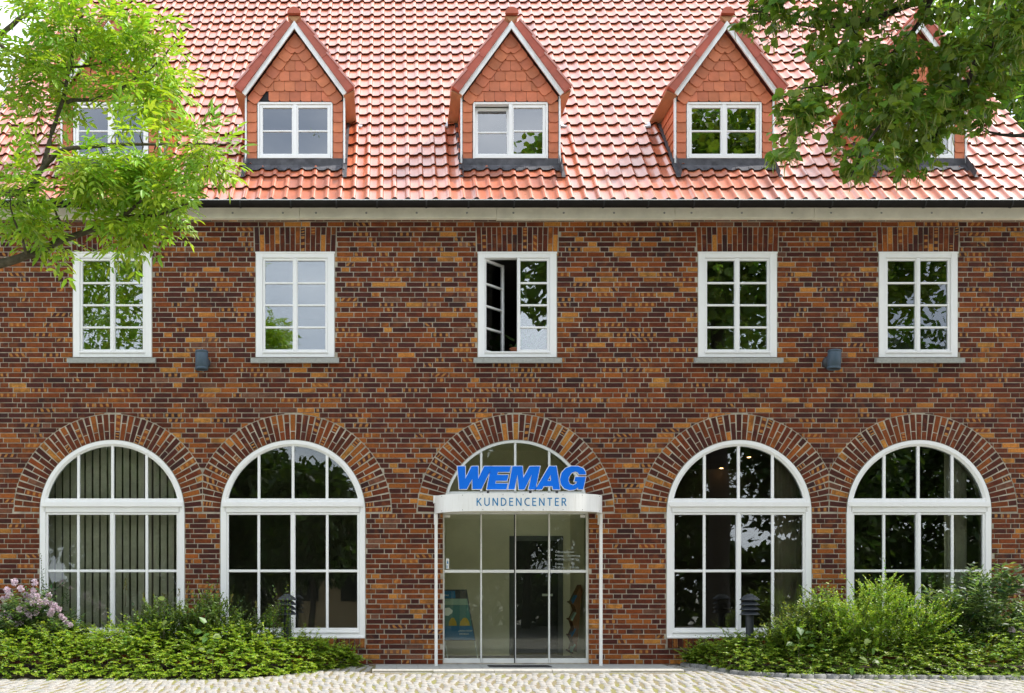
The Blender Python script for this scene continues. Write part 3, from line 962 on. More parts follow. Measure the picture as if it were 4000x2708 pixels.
# grey inner door in the vestibule's back wall
ix0, ix1, izt = 2.065, 2.98, 2.05
idr = MB().frame(ix0, ix1, .0, izt, .085, 2.10, 2.147, wb=.02).build('inner_door', M['doorgrey'], vest)
MB().box(ix0 + .085, ix1 - .085, 2.12, 2.13, .02, izt - .085).build('door_glass', M['black'], idr)
MB().box(2.62, 2.80, 2.085, 2.10, 1.02, 1.06).build('door_handle', M['alu'], idr)
mb = MB(); mb.lathe([(.0, 3.505), (.13, 3.505), (.14, 3.515), (.14, 3.52)], (1.72, 1.1), 20)
mb.build('ceiling_light_rim', M['alu'], vest)
# warm ceiling spots in the hall on the right
for (px, py, yy) in ((2716, 1865, 2.2), (2818, 1829, 1.6), (2926, 1786, 1.1), (2985, 1863, 2.3)):
    p = P(px, py, yy); sc = (3.55 - EYE) / (p.z - EYE)
    yq = (DIST + yy) * sc - DIST
    q = P(px, py, yq)
    mb = MB(); mb.lathe([(.0, 3.540), (.026, 3.540), (.036, 3.549)], (q.x, q.y), 12)
    t_ = thing('ceiling_spot', (q.x, q.y, 3.54), ['lit ceiling spot farthest left in the dark fanlight right of the entrance', 'second lit ceiling spot from the left in the dark fanlight',
               'highest lit ceiling spot in the dark fanlight right of the entrance', 'lit ceiling spot farthest right in the dark fanlight'][[2716, 2818, 2926, 2985].index(px)], 'ceiling spot', 'lit ceiling spots')
    mb.build('lamp_face', M['spot'], t_)

# vertical blind behind the leftmost arched window
bl = thing('vertical_blind', (ARX[0], .5, .42), 'olive vertical slat blind behind the leftmost arched window', 'blind')
MB().box(ARX[0] - 1.15, ARX[0] + 1.15, .46, .54, 3.40, 3.45).build('head_rail', M['white'], bl)
x = ARX[0] - 1.13
while x < ARX[0] + 1.1:
    wj = .088 + U(-.004, .004); an = U(.15, .45)
    MB(Matrix.Translation((x + .05, .5, 0)) @ Matrix.Rotation(an, 4, 'Z')).box(-wj / 2, wj / 2, -.001, .001, .42, 3.40).build('slat', M['blind'], bl)
    x += .117
# curtain in the window right of the entrance
cu = MB(); pts = []
for j in range(60):
    pts.append((5.98 + j * .0082, .55 + .03 * math.sin(j * .9) + U(-.004, .004)))
for (a, b) in zip(pts[:-1], pts[1:]):
    cu.add([(a[0], a[1], .3), (b[0], b[1], .3), (b[0], b[1], 3.3), (a[0], a[1], 3.3)], [(0, 1, 2, 3)])
tag(cu.build('curtain', M['curtain'], None, True), 'beige curtain hanging inside the arched window right of the entrance', 'curtain')
cu = MB(); pts = []
for j in range(44):
    pts.append((8.72 + j * .0082, .60 + .03 * math.sin(j * .8) + U(-.004, .004)))
for (a, b) in zip(pts[:-1], pts[1:]):
    cu.add([(a[0], a[1], .3), (b[0], b[1], .3), (b[0], b[1], 3.3), (a[0], a[1], 3.3)], [(0, 1, 2, 3)])
tag(cu.build('curtain', M['blind'], None, True), 'dull olive curtain inside the rightmost arched window', 'curtain')

# ------------------------------------------------------------------ dormers
BX, BZ = -.590, -.807        # down the left rake
me_sh = {}
def shingle_mesh(poly, key=None, mat=None):
    zt = max(p[1] for p in poly); zb = min(p[1] for p in poly)
    yy = lambda z, o: -.004 - .014 * (zt - z) / max(zt - zb, .01) + o
    n = len(poly)
    vs = [(x, yy(z, 0), z) for x, z in poly] + [(x, yy(z, .010), z) for x, z in poly]
    fs = [tuple(range(n)), tuple(range(2 * n - 1, n - 1, -1))] + [((i + 1) % n, i, n + i, n + (i + 1) % n) for i in range(n)]
    me = bpy.data.meshes.new('shingle'); me.from_pydata(vs, [], fs); me.update(); me.materials.append(M['shingle'])
    return me
SW = .0795
full_poly = [(-SW, -.145), (-SW + .024, -.172), (SW, -.172), (SW, 0), (-SW, 0)]
me_shf = shingle_mesh(full_poly)
rk_poly = [(-.088, -.145), (-.060, -.178), (.060, -.178), (.088, -.145), (.088, 0), (-.088, 0)]
me_shr = shingle_mesh(rk_poly)
sd_poly = [(-.074, -.145), (-.056, -.168), (.056, -.168), (.074, -.145), (.074, 0), (-.074, 0)]
me_shs = shingle_mesh(sd_poly)
def sh_col():
    f = U(.84, 1.12); return (.54 * f, .165 * f * U(.95, 1.05), .075 * f, R())

def dormer(dx, idx):
    front = curve_mesh('dormer', [[(dx - .745, 7.45), (dx + .745, 7.45), (dx + .745, 8.70), (dx, 9.715), (dx - .745, 8.70)],
                                  [(dx - .56, 7.775), (dx + .56, 7.775), (dx + .56, 8.645), (dx - .56, 8.645)]], .04, y=YD + .045)
    d = mesh_obj('dormer', front, M['dark'], house)
    # cheeks
    for s_ in (-1, 1):
        xa, xb = sorted((dx + s_ * .70, dx + s_ * .742))
        MB().box(xa, xb, YD + .086, 2.2, 7.3, 8.71).build('cheek', M['dark'], d)
        mb = MB()
        for r in range(9):
            zt = 8.72 - r * .150
            for c in range(10):
                y0 = YD + .03 + c * .15 + (.075 if r % 2 else 0)
                if roof_z(y0) > zt + .06: continue
                xo = dx + s_ * .744
                mb.add([(xo + s_ * .004, y0, zt), (xo + s_ * .004, y0 + .145, zt), (xo + s_ * .018, y0 + .145, zt - .165), (xo + s_ * .018, y0, zt - .165),
                        (xo, y0, zt), (xo, y0 + .145, zt), (xo + s_ * .008, y0 + .145, zt - .165), (xo + s_ * .008, y0, zt - .165)],
                       [(0, 1, 2, 3), (4, 7, 6, 5), (0, 3, 7, 4), (2, 6, 7, 3), (1, 5, 6, 2)])
        o = mb.build('cheek_shingles', M['shingle'], d); o.color = (.55, .17, .075, .3); o['kind'] = 'stuff'
        MB().cbox(dx + s_ * .757 - .014, dx + s_ * .757 + .014, YD - .028, YD + .03, 7.70, 8.735, .003).build('corner_strip', M['barge'], d)
        # barge board
        poly = [(dx, 9.827), (dx, 9.712), (dx + s_ * .748, 8.690), (dx + s_ * .802, 8.735)]
        if s_ > 0: poly = poly[::-1]
        MB().prism(poly, YD - .150, YD - .118).build('barge_board', M['barge'], d)
        # verge tiles
        ds = Vector((s_ * .590, -.807)); nn = Vector((s_ * .807, .590))
        ap = Vector((dx, 9.827))
        for j in range(4):
            t0 = .075 + j * .318; t1 = t0 + .334
            e0, e1 = .100, .134
            q = [ap + ds * t0 + nn * .0, ap + ds * t1 + nn * .0, ap + ds * t1 + nn * e1, ap + ds * t0 + nn * e0]
            q = [(v.x, v.y) for v in q]
            if s_ < 0: pass
            else: q = q[::-1]
            yv = YD - .175 - .010 * (j % 2) - .004 * j
            vt = MB().prism(q, yv, YD + .10).build('verge_tile', M['shingle'], d); vt.color = (.40 * U(.92, 1.08), .10, .065, R())
            q2 = [ap + ds * (t0 - .01) + nn * (e0 - .008), ap + ds * (t1 + .004) + nn * (e1 - .008), ap + ds * (t1 + .004) + nn * (e1 + .018), ap + ds * (t0 - .01) + nn * (e0 + .018)]
            q2 = [(v.x, v.y) for v in q2]
            if s_ > 0: q2 = q2[::-1]
            lp = MB().prism(q2, yv - .012, YD + .14).build('verge_tile', M['tile1'], d); lp.color = (.45 * U(.92, 1.08), .12, .065, R())
        # roof skin with rolls
        sk = MB()
        nseg = 12
        for c in range(13):
            y0 = YD + .10 + c * .19
            for (ya, yb, h0, h1) in ((y0, y0 + .11, .0, .0), (y0 + .11, y0 + .15, .0, .034), (y0 + .15, y0 + .19, .034, .0)):
                vv = []
                for (t_, hh) in ((-.02, 0), (1.372, 0)):
                    for (yy_, h) in ((ya, h0), (yb, h1)):
                        q = ap + ds * t_ + nn * (.095 + h)
                        vv.append((q.x, yy_, q.y))
                sk.add(vv, [(0, 1, 3, 2)])
                qa = ap + ds * 1.372 + nn * (.095 + h0); qb = ap + ds * 1.372 + nn * (.095 + h1)
                qc = ap + ds * 1.366 + nn * (.045); 
                sk.add([(qa.x, ya, qa.y), (qb.x, yb, qb.y), (qc.x, yb, qc.y), (qc.x, ya, qc.y)], [(0, 1, 2, 3)])
        q0 = ap + ds * 1.366 + nn * .045; q1 = ap + nn * .045
        sk.add([(q0.x, YD + .10, q0.y), (q0.x, 2.55, q0.y), (q1.x, 2.55, q1.y), (q1.x, YD + .10, q1.y)], [(0, 1, 2, 3)])
        o = sk.build('dormer_roof', M['tile1'], d); o.color = (.43, .12, .058, .4)
        # soffit and its end
        xa, xb = sorted((dx + s_ * .755, dx + s_ * .905))
        MB().add([(dx + s_ * .757, YD - .11, 8.700), (dx + s_ * .757, 1.75, 8.700), (dx + s_ * .915, 1.75, 8.765), (dx + s_ * .915, YD - .11, 8.765),
                  (dx + s_ * .757, YD - .11, 8.718), (dx + s_ * .757, 1.75, 8.718), (dx + s_ * .915, 1.75, 8.783), (dx + s_ * .915, YD - .11, 8.783)],
                 [(0, 1, 2, 3), (4, 7, 6, 5), (0, 3, 7, 4), (2, 1, 5, 6), (3, 2, 6, 7)]).build('soffit', M['soffit'], d)
        # side flashing on the roof and a bright zinc flap
        mb = MB()
        vv = []
        for xx in (dx + s_ * .745, dx + s_ * .805):
            for s2 in (.62, 2.55):
                p = Vector((xx, RY0, RZ0)) + E_S * s2 + E_N * .052
                vv.append(tuple(p))
        for xx in (dx + s_ * .745, dx + s_ * .748):
            for s2 in (.62, 2.55):
                p = Vector((xx, RY0, RZ0)) + E_S * s2 + E_N * .15
                vv.append(tuple(p))
        mb.add(vv, [(0, 1, 3, 2), (0, 4, 5, 1)]); mb.build('side_flashing', M['zinc'], d)
        yb = RY0 + (8.72 - RZ0) / TP - .03
        c_ = Vector((dx + s_ * .95, yb - .05, roof_z(yb - .05) + .06))
        MB().add([c_ + Vector((-s_ * .03, -.03, -.03)), c_ + Vector((s_ * .06, -.05, -.05)), c_ + Vector((s_ * .07, .05, .03)), c_ + Vector((-s_ * .03, .05, .07)),
                  c_ + Vector((-s_ * .03, -.03, -.06)), c_ + Vector((s_ * .06, -.05, -.07))], [(0, 1, 2, 3), (0, 4, 5, 1)]).build('zinc_flap', M['zincw'], d)
    # ridge cap
    mb = MB(); pr = []
    for q in range(13):
        a = math.pi * q / 12
        pr.append((dx + .102 * math.cos(a), 9.915 + .098 * math.sin(a)))
    mb.prism(pr, YD - .205, YD - .17)
    pr2 = [(dx + (x - dx) * .92, z - .004) for x, z in pr]
    mb.prism(pr2, YD - .17, 2.5)
    o = mb.build('ridge_cap', M['shingle'], d, False); o.color = (.42, .105, .06, .2)
    MB().prism([(dx - .10, 9.90), (dx, 9.80), (dx + .10, 9.90)], YD - .14, YD + .2).build('ridge_filler', M['soffit'], d)
    # shingles: field rows
    zrow = [8.652, 8.810, 8.968, 9.124, 9.284]
    for r, zb in enumerate(zrow):
        zt = zb + .172
        off = .0 if r % 2 == 0 else SW
        lim = lambda z: (9.435 - z) / 1.368
        for c in range(-5, 6):
            xc = c * 2 * SW * 1.03 + off * 1.03
            if idx == 1 and r == 0 and c <= -3 and xc < -.38: continue
            poly = [(xc + x, zt + z) for x, z in full_poly]
            if abs(xc) - SW > (9.48 - zb) / 1.368: continue
            q = clip_poly(poly, 1.368, 1, 9.47); q = clip_poly(q, -1.368, 1, 9.47)
            if len(q) < 3 or max(p[0] for p in q) - min(p[0] for p in q) < .03: continue
            if len(q) == 5 and all(abs(a[0] - b[0]) + abs(a[1] - b[1]) < 1e-6 for a, b in zip(sorted(q), sorted(poly))):
                inst('shingle', me_shf, d, (dx + xc, YD - .006, zt), (0, U(-.012, .012), 0), sh_col())
            else:
                o = link(bpy.data.objects.new('shingle', shingle_mesh([(p[0], p[1]) for p in q])), d)
                o.location = (dx, YD - .006, 0); o.color = sh_col()
    # rake shingles, apex shingle
    for s_ in (-1, 1):
        ds = Vector((s_ * .590, -.807)); nn = Vector((-s_ * .807, -.590))
        for j in range(7):
            c_ = Vector((0, 9.712)) + ds * (.125 + j * .160) + nn * .088
            a = math.atan2(ds.x, -ds.y)
            o = inst('shingle', me_shr, d, (dx + c_.x, YD - .018 - .0012 * (7 - j), c_.y), (0, -a, 0), sh_col())
    inst('shingle', shingle_mesh([(-.09, -.20), (-.035, -.235), (.035, -.235), (.09, -.20), (.11, -.14), (0, 0), (-.11, -.14)]), d, (dx, YD - .030, 9.70), None, sh_col())
    # side shingles
    for s_ in (-1, 1):
        for j in range(6):
            inst('shingle', me_shs, d, (dx + s_ * .662, YD - .006, 8.655 - j * .155), (0, U(-.01, .01), 0), sh_col())
    # window
    wd = MB().frame(dx - .578, dx + .578, 7.762, 8.648, .030, YD - .016, YD + .08, wt=.034, wb=.045)
    wd.cbox(dx - .545, dx + .545, YD - .030, YD - .012, 7.775, 7.832)
    wd.build('window_frame', M['white'], d)
    for s_ in (-1, 1):
        x0, x1 = (dx - .546, dx - .002) if s_ < 0 else (dx + .002, dx + .546)
        Mx = None
        if idx == 2 and s_ < 0:
            Mx = Matrix.Translation((0, YD + .03, 7.81)) @ Matrix.Rotation(rad(-7), 4, 'X') @ Matrix.Translation((0, -(YD + .03), -7.81))
        sash(d, x0, x1, 7.808, 8.612, .048, YD, 1, Mx, .026, glass=M['glass_r'])
    MB().cbox(dx - .026, dx + .026, YD - .014, YD, 7.836, 8.612).build('astragal', M['white'], d)
    # lead apron dressed over the tiles
    mb = MB(); xs = np.linspace(dx - .80, dx + .80, 65)
    for x in xs:
        u_ = (x - x_phase) % TW
        h = np.interp(u_, [p[0] for p in prof], [p[1] for p in prof])
        s_low = .845; p3 = Vector((x, RY0, RZ0)) + E_S * (s_low + .012 * math.sin(x * 9)) + E_N * (h + .045)
        mb.v += [(x, YD - .022, 7.775), (x, YD - .026, 7.672), (x, YD - .055, 7.640 + .006 * math.sin(x * 7)), tuple(p3)]
    for i in range(64):
        for j in range(3): mb.f.append((4 * i + j + 1, 4 * i + 4 + j + 1, 4 * i + 4 + j, 4 * i + j))
    mb.build('apron_flashing', M['zinc'], d, False)
    # inside
    MB().add([(dx - .70, YD + .09, 7.6), (dx + .70, YD + .09, 7.6), (dx + .70, 2.0, 7.6), (dx - .70, 2.0, 7.6),
              (dx - .70, 2.0, 9.0), (dx + .70, 2.0, 9.0), (dx + .70, YD + .09, 9.0), (dx - .70, YD + .09, 9.0)],
             [(0, 1, 2, 3), (3, 2, 5, 4), (4, 5, 6, 7)]).build('dormer_room', M['room'], d)
    return d
for i, dx in enumerate(DX): dormer(dx, i)

# ------------------------------------------------------------------ doorstep
step = MB().box(-.22, 4.14, -1.10, -.004, -.12, -.012).build('doorstep', M['joint'])
tag(step, 'low grey slab doorstep with pale kerb in front of the entrance', 'doorstep', kind='structure')
xk = -.20
for i in range(14):
    xa = -.20 + i * .3095
    MB().add([(xa + .002, -.90, -.05), (xa + .3075, -.90, -.05), (xa + .3075, -.012, -.05), (xa + .002, -.012, -.05),
              (xa + .002, -.90, U(-.001, .001)), (xa + .3075, -.90, U(-.001, .001)), (xa + .3075, -.012, 0.002), (xa + .002, -.012, 0.002)],
             [(4, 5, 6, 7), (0, 1, 5, 4), (1, 2, 6, 5), (3, 0, 4, 7)]).build('slab', M['slab'], step)
kx = [-.24, .62, 1.48, 2.30, 3.12, 4.16]
for i in range(5):
    a, b = kx[i] + .003, kx[i + 1] - .003
    y0 = -1.14 + (.03 if i in (0, 4) else 0)
    MB().add([(a, y0, -.08), (b, y0, -.08), (b, y0 + .012, -.012), (a, y0 + .012, -.012), (b, y0 + .03, .001), (a, y0 + .03, .001), (b, -.904, .001), (a, -.904, .001), (a, -.904, -.08), (b, -.904, -.08)],
             [(0, 1, 2, 3), (3, 2, 4, 5), (5, 4, 6, 7), (1, 9, 6, 4, 2), (8, 0, 3, 5, 7)]).build('kerb_stone', M['kerb'], step)
gr = MB()
gx0, gx1, gy0, gy1 = 1.46, 2.37, -.62, -.28
gr.box(gx0, gx1, gy0, gy0 + .02, .003, .010); gr.box(gx0, gx1, gy1 - .02, gy1, .003, .010)
gr.box(gx0, gx0 + .02, gy0 + .02, gy1 - .02, .003, .010); gr.box(gx1 - .02, gx1, gy0 + .02, gy1 - .02, .003, .010)
gr.box(gx0 + .02, gx1 - .02, gy0 + .02, gy1 - .02, .0025, .0035)
grate = gr.build('foot_grate', M['black'], step)
xx = gx0 + .035
while xx < gx1 - .03:
    MB().box(xx, xx + .006, gy0 + .02, gy1 - .02, .0036, .009).build('grate_bar', M['zinc'], grate); xx += .03

# ------------------------------------------------------------------ granite setts
def hedge_front(x):
    return float(np.interp(x, [-7, -2.12, -1.48, -.99, -.5, -.24, 4.2, 4.5, 4.67, 4.91, 5.47, 6.4, 8.46, 11],
                           [-1.95, -1.9, -1.46, -.8, -.15, -.02, -.02, -.2, -.44, -1.3, -1.7, -1.78, -1.92, -2.0]))
sv = np.array([(-.5, -.5, 0), (.5, -.5, 0), (.5, .5, 0), (-.5, .5, 0), (-.48, -.48, .86), (.48, -.48, .86), (.48, .48, .86), (-.48, .48, .86),
               (-.40, -.40, 1), (.40, -.40, 1), (.40, .40, 1), (-.40, .40, 1)])
sf = np.array([(0, 1, 5, 4), (1, 2, 6, 5), (2, 3, 7, 6), (3, 0, 4, 7), (4, 5, 9, 8), (5, 6, 10, 9), (6, 7, 11, 10), (7, 4, 8, 11), (8, 9, 10, 11)])
me_sett = np_mesh('sett', sv, sf, M['sett1'], smooth=False)
setts = []
xc_, colno = -6.8, 0
while xc_ < 10.2:
    wd_ = .092 + U(-.008, .010)
    y = -.05 - U(0, .14)
    while y > -4.6:
        dpt = U(.09, .14)
        ym = y - dpt / 2
        xx = xc_ + wd_ / 2 + .16 * math.sin(ym * .8 + xc_ * .55) + .05 * (ym + 2) * math.sin(xc_ * .9) + .022 * math.sin(ym * 5.1 + colno * 2.4) + U(-.010, .010)
        y -= dpt
        if ym > hedge_front(xx) + .10: continue
        if -.26 < xx < 4.2 and ym > -1.20: continue
        g = U(.88, 1.08); wv_ = R()
        base = (.345, .33, .305) if wv_ < .7 else ((.34, .31, .275) if wv_ < .9 else (.30, .30, .295))
        ang = math.atan(.128 * math.cos(ym * .8 + xc_ * .55))
        setts.append((xx, ym, wd_ - U(.004, .014), dpt - U(.008, .020), U(-.005, .003), -ang + U(-.09, .09), tuple(b * g for b in base) + (R(),)))
    xc_ += wd_; colno += 1
setts.sort(key=lambda s: -s[1])
vis = [i for i, s in enumerate(setts) if -3.25 > s[1] > -3.55 and abs(CX + s[0] / (DIST + s[1]) * FPX - 2000) < 1980]
vis = set(vis[::1][:300])
SV, SF, SC = [], [], []; ns = 0
for i, (x, y, a, b, dz, rz, col) in enumerate(setts):
    z = gz(y) - .05 + dz
    if i in vis:
        inst('sett', me_sett, court, (x, y, z), (U(-.02, .02), U(-.02, .02), rz), col, (a, b, .055))
    else:
        c_, s_ = math.cos(rz), math.sin(rz)
        v = sv * (a, b, .055)
        v = np.stack([v[:, 0] * c_ - v[:, 1] * s_, v[:, 0] * s_ + v[:, 1] * c_, v[:, 2] + v[:, 0] * U(-.03, .03)], 1) + (x, y, z)
        SV.append(v); SF.append(sf + ns * 12); SC.append(np.tile(col, (9, 1))); ns += 1
me = np_mesh('sett_field', np.concatenate(SV), np.concatenate(SF), M['settm'], np.concatenate(SC))
tag(link(bpy.data.objects.new('sett_field', me), court), 'the rest of the pale granite setts', kind='stuff')
# kerb setts along the right-hand bed, earth in the beds
bed = MB()
for (xa, xb) in ((-7.2, -.3), (4.35, 10.6)):
    xs = np.linspace(xa, xb, 30)
    b = len(bed.v)
    for x in xs:
        yf = hedge_front(x) + (.10 if x < 2 else .02)
        yf = min(yf, -.06)
        bed.v += [(x, -.003, gz(0) + .012), (x, yf, gz(yf) + .006)]
    for i in range(29): bed.f.append((b + 2 * i + 1, b + 2 * i + 3, b + 2 * i + 2, b + 2 * i))
pb = bed.build('planting_bed', M['earth']); tag(pb, 'dark earth of the planting beds under the shrubs', 'planting bed', kind='structure')
xk = 4.40
while xk < 9.6:
    yk = hedge_front(xk + .08) - .02
    sl = (hedge_front(xk + .2) - hedge_front(xk)) / .2
    an = math.atan(max(min(sl, 3), -3))
    f = U(.8, 1.1)
    inst('kerb_sett', me_sett, pb, (xk + .07 * math.cos(an), yk, gz(yk) - .03), (U(-.05, .05), U(-.06, .06), an + U(-.1, .1)), (.20 * f, .20 * f, .195 * f, R()), (.155, .13, .085))
    xk += .165 * max(math.cos(an), .45)

# ------------------------------------------------------------------ canopy over the entrance
can = thing('entrance_canopy', (ex, -.4, 0), 'white bow fronted metal canopy on two slim posts over the entrance', 'canopy')
def cfront(x):
    u = min(abs((x - ex) / 1.235), 1.0)
    return -.30 - .56 * math.sqrt(max(1 - u ** 4, 0))
cxs = [ex + 1.235 * math.sin(math.pi / 2 * t) for t in np.linspace(-1, 1, 61)]
ZT, ZB = 2.513, 2.258
mb = MB()
for x in cxs:
    yf = cfront(x)
    mb.v += [(x, yf, ZB), (x, yf, ZT), (x + (ex - x) * .012, yf + .014, ZT), (x + (ex - x) * .012, yf + .014, ZB)]
for i in range(60):
    for j in range(4): mb.f.append((4 * i + j, 4 * i + (j + 1) % 4, 4 * i + 4 + (j + 1) % 4, 4 * i + 4 + j)[::-1])
for s_ in (-1, 1):
    xa, xb = sorted((ex + s_ * 1.235, ex + s_ * 1.221))
    mb.box(xa, xb, -.299, -.006, ZB, ZT)
t_ = NT('streaked_white_canopy_paint')
st = t_.ramp(t_.noise(3.0, 5, t_.mapv((14, 14, .7)), .7), [(.52, 0), (.75, 1)])
rim = t_.ramp(t_.noise(9.0, 4), [(.5, 0), (.72, 1)])
M['canopy'] = t_.bsdf(t_.mix(t_.math('MULTIPLY', st, .35), (.82, .82, .80), (.46, .43, .36)), .42, .45)
band = mb.build('fascia_band', M['canopy'], can)
plan = [(x, cfront(x) + .014) for x in cxs]
pl = [(ex - 1.22, -.006)] + [(ex + (x - ex) * .985, y) for x, y in plan] + [(ex + 1.22, -.006)]
MB().hprism(pl, 2.300, 2.312).build('canopy_ceiling', M['white_old'], can)
MB().hprism([(x, y) for x, y in pl], 2.470, 2.478).build('canopy_sheet', M['alu'], can)
for (x, y, r) in ((ex - .50, -.52, .105), (ex + .02, -.66, .10), (ex + .54, -.52, .105)):
    MB().lathe([(.0, 2.293), (r * .75, 2.291), (r, 2.2945), (r, 2.2999)], (x, y), 20).build('downlight', M['alu'], can)
for s_ in (-1, 1):
    xp = ex + s_ * 1.222
    MB().cbox(xp - .022, xp + .022, -.345, -.302, .001, 2.256, .003).build('post', M['canopy'], can)
    MB().cbox(xp - .028, xp + .028, -.299, -.22, 2.10, 2.257, .003).build('post_bracket', M['canopy'], can)
    MB().cbox(xp - .036, xp + .036, -.24, -.17, 2.42, 2.535, .003).build('post_head', M['canopy'], can)
for x in np.linspace(ex - 1.15, ex + 1.15, 9):
    for z in (ZB + .022, ZT - .022):
        mb = MB(Matrix.Translation((x, cfront(x), z)) @ Matrix.Rotation(rad(90), 4, 'X'))
        mb.lathe([(.0, .003), (.005, .003), (.006, -.002)], (0, 0), 8); mb.build('rivet', M['zinc'], can)

def arcpts(cx, cz, rx, rz, a0, a1, n=12):
    return [(cx + rx * math.cos(rad(a0 + (a1 - a0) * i / n)), cz + rz * math.sin(rad(a0 + (a1 - a0) * i / n))) for i in range(n + 1)]
GLY = {
    'K': (.60, [[(.06, 0), (.06, 1)], [(.06, .44), (.56, 1)], [(.20, .60), (.60, 0)]]),
    'U': (.68, [[(.06, 1), (.06, .36)] + arcpts(.34, .33, .28, .28, 180, 360) + [(.62, .36), (.62, 1)]]),
    'N': (.70, [[(.06, 0), (.06, 1)], [(.06, 1), (.64, 0)], [(.64, 0), (.64, 1)]]),
    'D': (.70, [[(.06, 0), (.06, 1)], [(.06, .95), (.25, .95)] + arcpts(.25, .5, .39, .45, 90, -90) + [(.06, .05)]]),
    'E': (.50, [[(.06, 0), (.06, 1)], [(.06, .95), (.50, .95)], [(.06, .52), (.46, .52)], [(.06, .05), (.50, .05)]]),
    'C': (.64, [arcpts(.48, .5, .42, .46, 68, 292, 18)]),
    'T': (.60, [[(.30, 0), (.30, 1)], [(0, .95), (.60, .95)]]),
    'R': (.60, [[(.06, 0), (.06, 1)], [(.06, .95), (.28, .95)] + arcpts(.28, .72, .23, .23, 90, -90) + [(.06, .49)], [(.28, .49), (.58, 0)]]),
}
word = 'KUNDENCENTER'; HT = .112; wsum = sum(GLY[c][0] for c in word) * HT
gap = (1.285 - wsum) / (len(word) - 1); x0 = 1.256
for c in word:
    wd_, strokes = GLY[c]
    mb = MB(); tk = .135 * HT / 2
    for si, stn in enumerate(strokes):
        pts = [Vector((x0 + a * HT, 2.333 + b * HT)) for a, b in stn]
        for i in range(len(pts) - 1):
            dd = (pts[i + 1] - pts[i]); 
            if dd.length < 1e-6: continue
            dd.normalize(); nn = Vector((-dd.y, dd.x)) * tk
            e = dd * tk * (.5 if len(pts) > 2 else 0)
            q = [pts[i] - nn - e, pts[i + 1] - nn + e, pts[i + 1] + nn + e, pts[i] + nn - e]
            yo = -.0022 - .0003 * si
            mb.add([(v.x, cfront(v.x) + yo, v.y) for v in q] + [(v.x, cfront(v.x) - .0002, v.y) for v in q],
                   [(0, 1, 2, 3), (0, 4, 5, 1), (1, 5, 6, 2), (2, 6, 7, 3), (3, 7, 4, 0)])
    mb.build('letter', M['bluetext'], can)
    x0 += wd_ * HT + gap

# ------------------------------------------------------------------ the big blue sign letters
YS = -.74
sg = thing('sign_letters', (ex, YS, 2.513), 'big blue italic WEMAG letters with white rims standing on the canopy', 'sign')
def sp(a, b):
    p = P(1700 + a / 3.32, 1750 + b / 3.32, YS); return (p.x, p.z)
W_ = [(288, 240), (388, 240), (390, 403), (470, 240), (556, 240), (556, 405), (634, 240), (722, 240), (714, 292), (598, 536), (482, 536), (480, 402), (408, 536), (312, 536)]
E_ = [(722, 240), (980, 240), (963, 314), (812, 314), (803, 352), (948, 352), (931, 428), (785, 428), (777, 462), (938, 462), (922, 540), (668, 540)]
M_ = [(945, 538), (1000, 240), (1130, 240), (1140, 392), (1225, 240), (1358, 240), (1298, 540), (1208, 540), (1250, 345), (1155, 540), (1083, 540), (1066, 345), (1026, 538)]
A_ = [(1298, 540), (1476, 240), (1570, 240), (1616, 540), (1527, 540), (1518, 497), (1406, 497), (1382, 540)]
Ah = [(1452, 430), (1500, 430), (1494, 350)]
G_ = [(1950, 346), (1862, 346), (1848, 318), (1812, 308), (1766, 325), (1733, 375), (1724, 430), (1742, 470), (1786, 485), (1826, 465), (1840, 437), (1802, 437), (1814, 378), (1950, 378), (1916, 540), (1852, 540), (1850, 516), (1802, 545), (1740, 549), (1672, 527), (1630, 475), (1617, 410), (1637, 325), (1690, 264), (1762, 240), (1850, 240), (1918, 268), (1948, 318)]
for nm, lp, holes in (('W', W_, []), ('E', E_, []), ('M', M_, []), ('A', A_, [Ah]), ('G', G_, [])):
    ls = [[sp(*q) for q in l_] for l_ in [lp] + holes]
    lt = mesh_obj('letter', curve_mesh('letter', ls, .020, 0.0, YS), M['blue'], sg)
    mesh_obj('letter_rim', curve_mesh('letter_rim', ls, .018, .0085, YS + .006), M['white'], lt)
a, b = sp(640, 410), sp(1880, 410)
MB().box(a[0], b[0], YS + .026, YS + .046, a[1] - .014, a[1] + .014).build('rail', M['black'], sg)
for xx in (690, 1240, 1585):
    q = sp(xx, 410)
    MB().box(q[0] - .018, q[0] + .018, YS + .048, YS + .068, 2.479, q[1] + .02).build('strut', M['zinc'], sg)
    MB().add([(q[0] + .02, YS + .03, 2.479), (q[0] + .08, YS + .03, 2.479), (q[0] + .075, YS + .05, 2.54), (q[0] + .08, YS + .05, 2.479)], [(0, 1, 2), (1, 3, 2), (0, 2, 3)]).build('strut_foot', M['zincw'], sg)

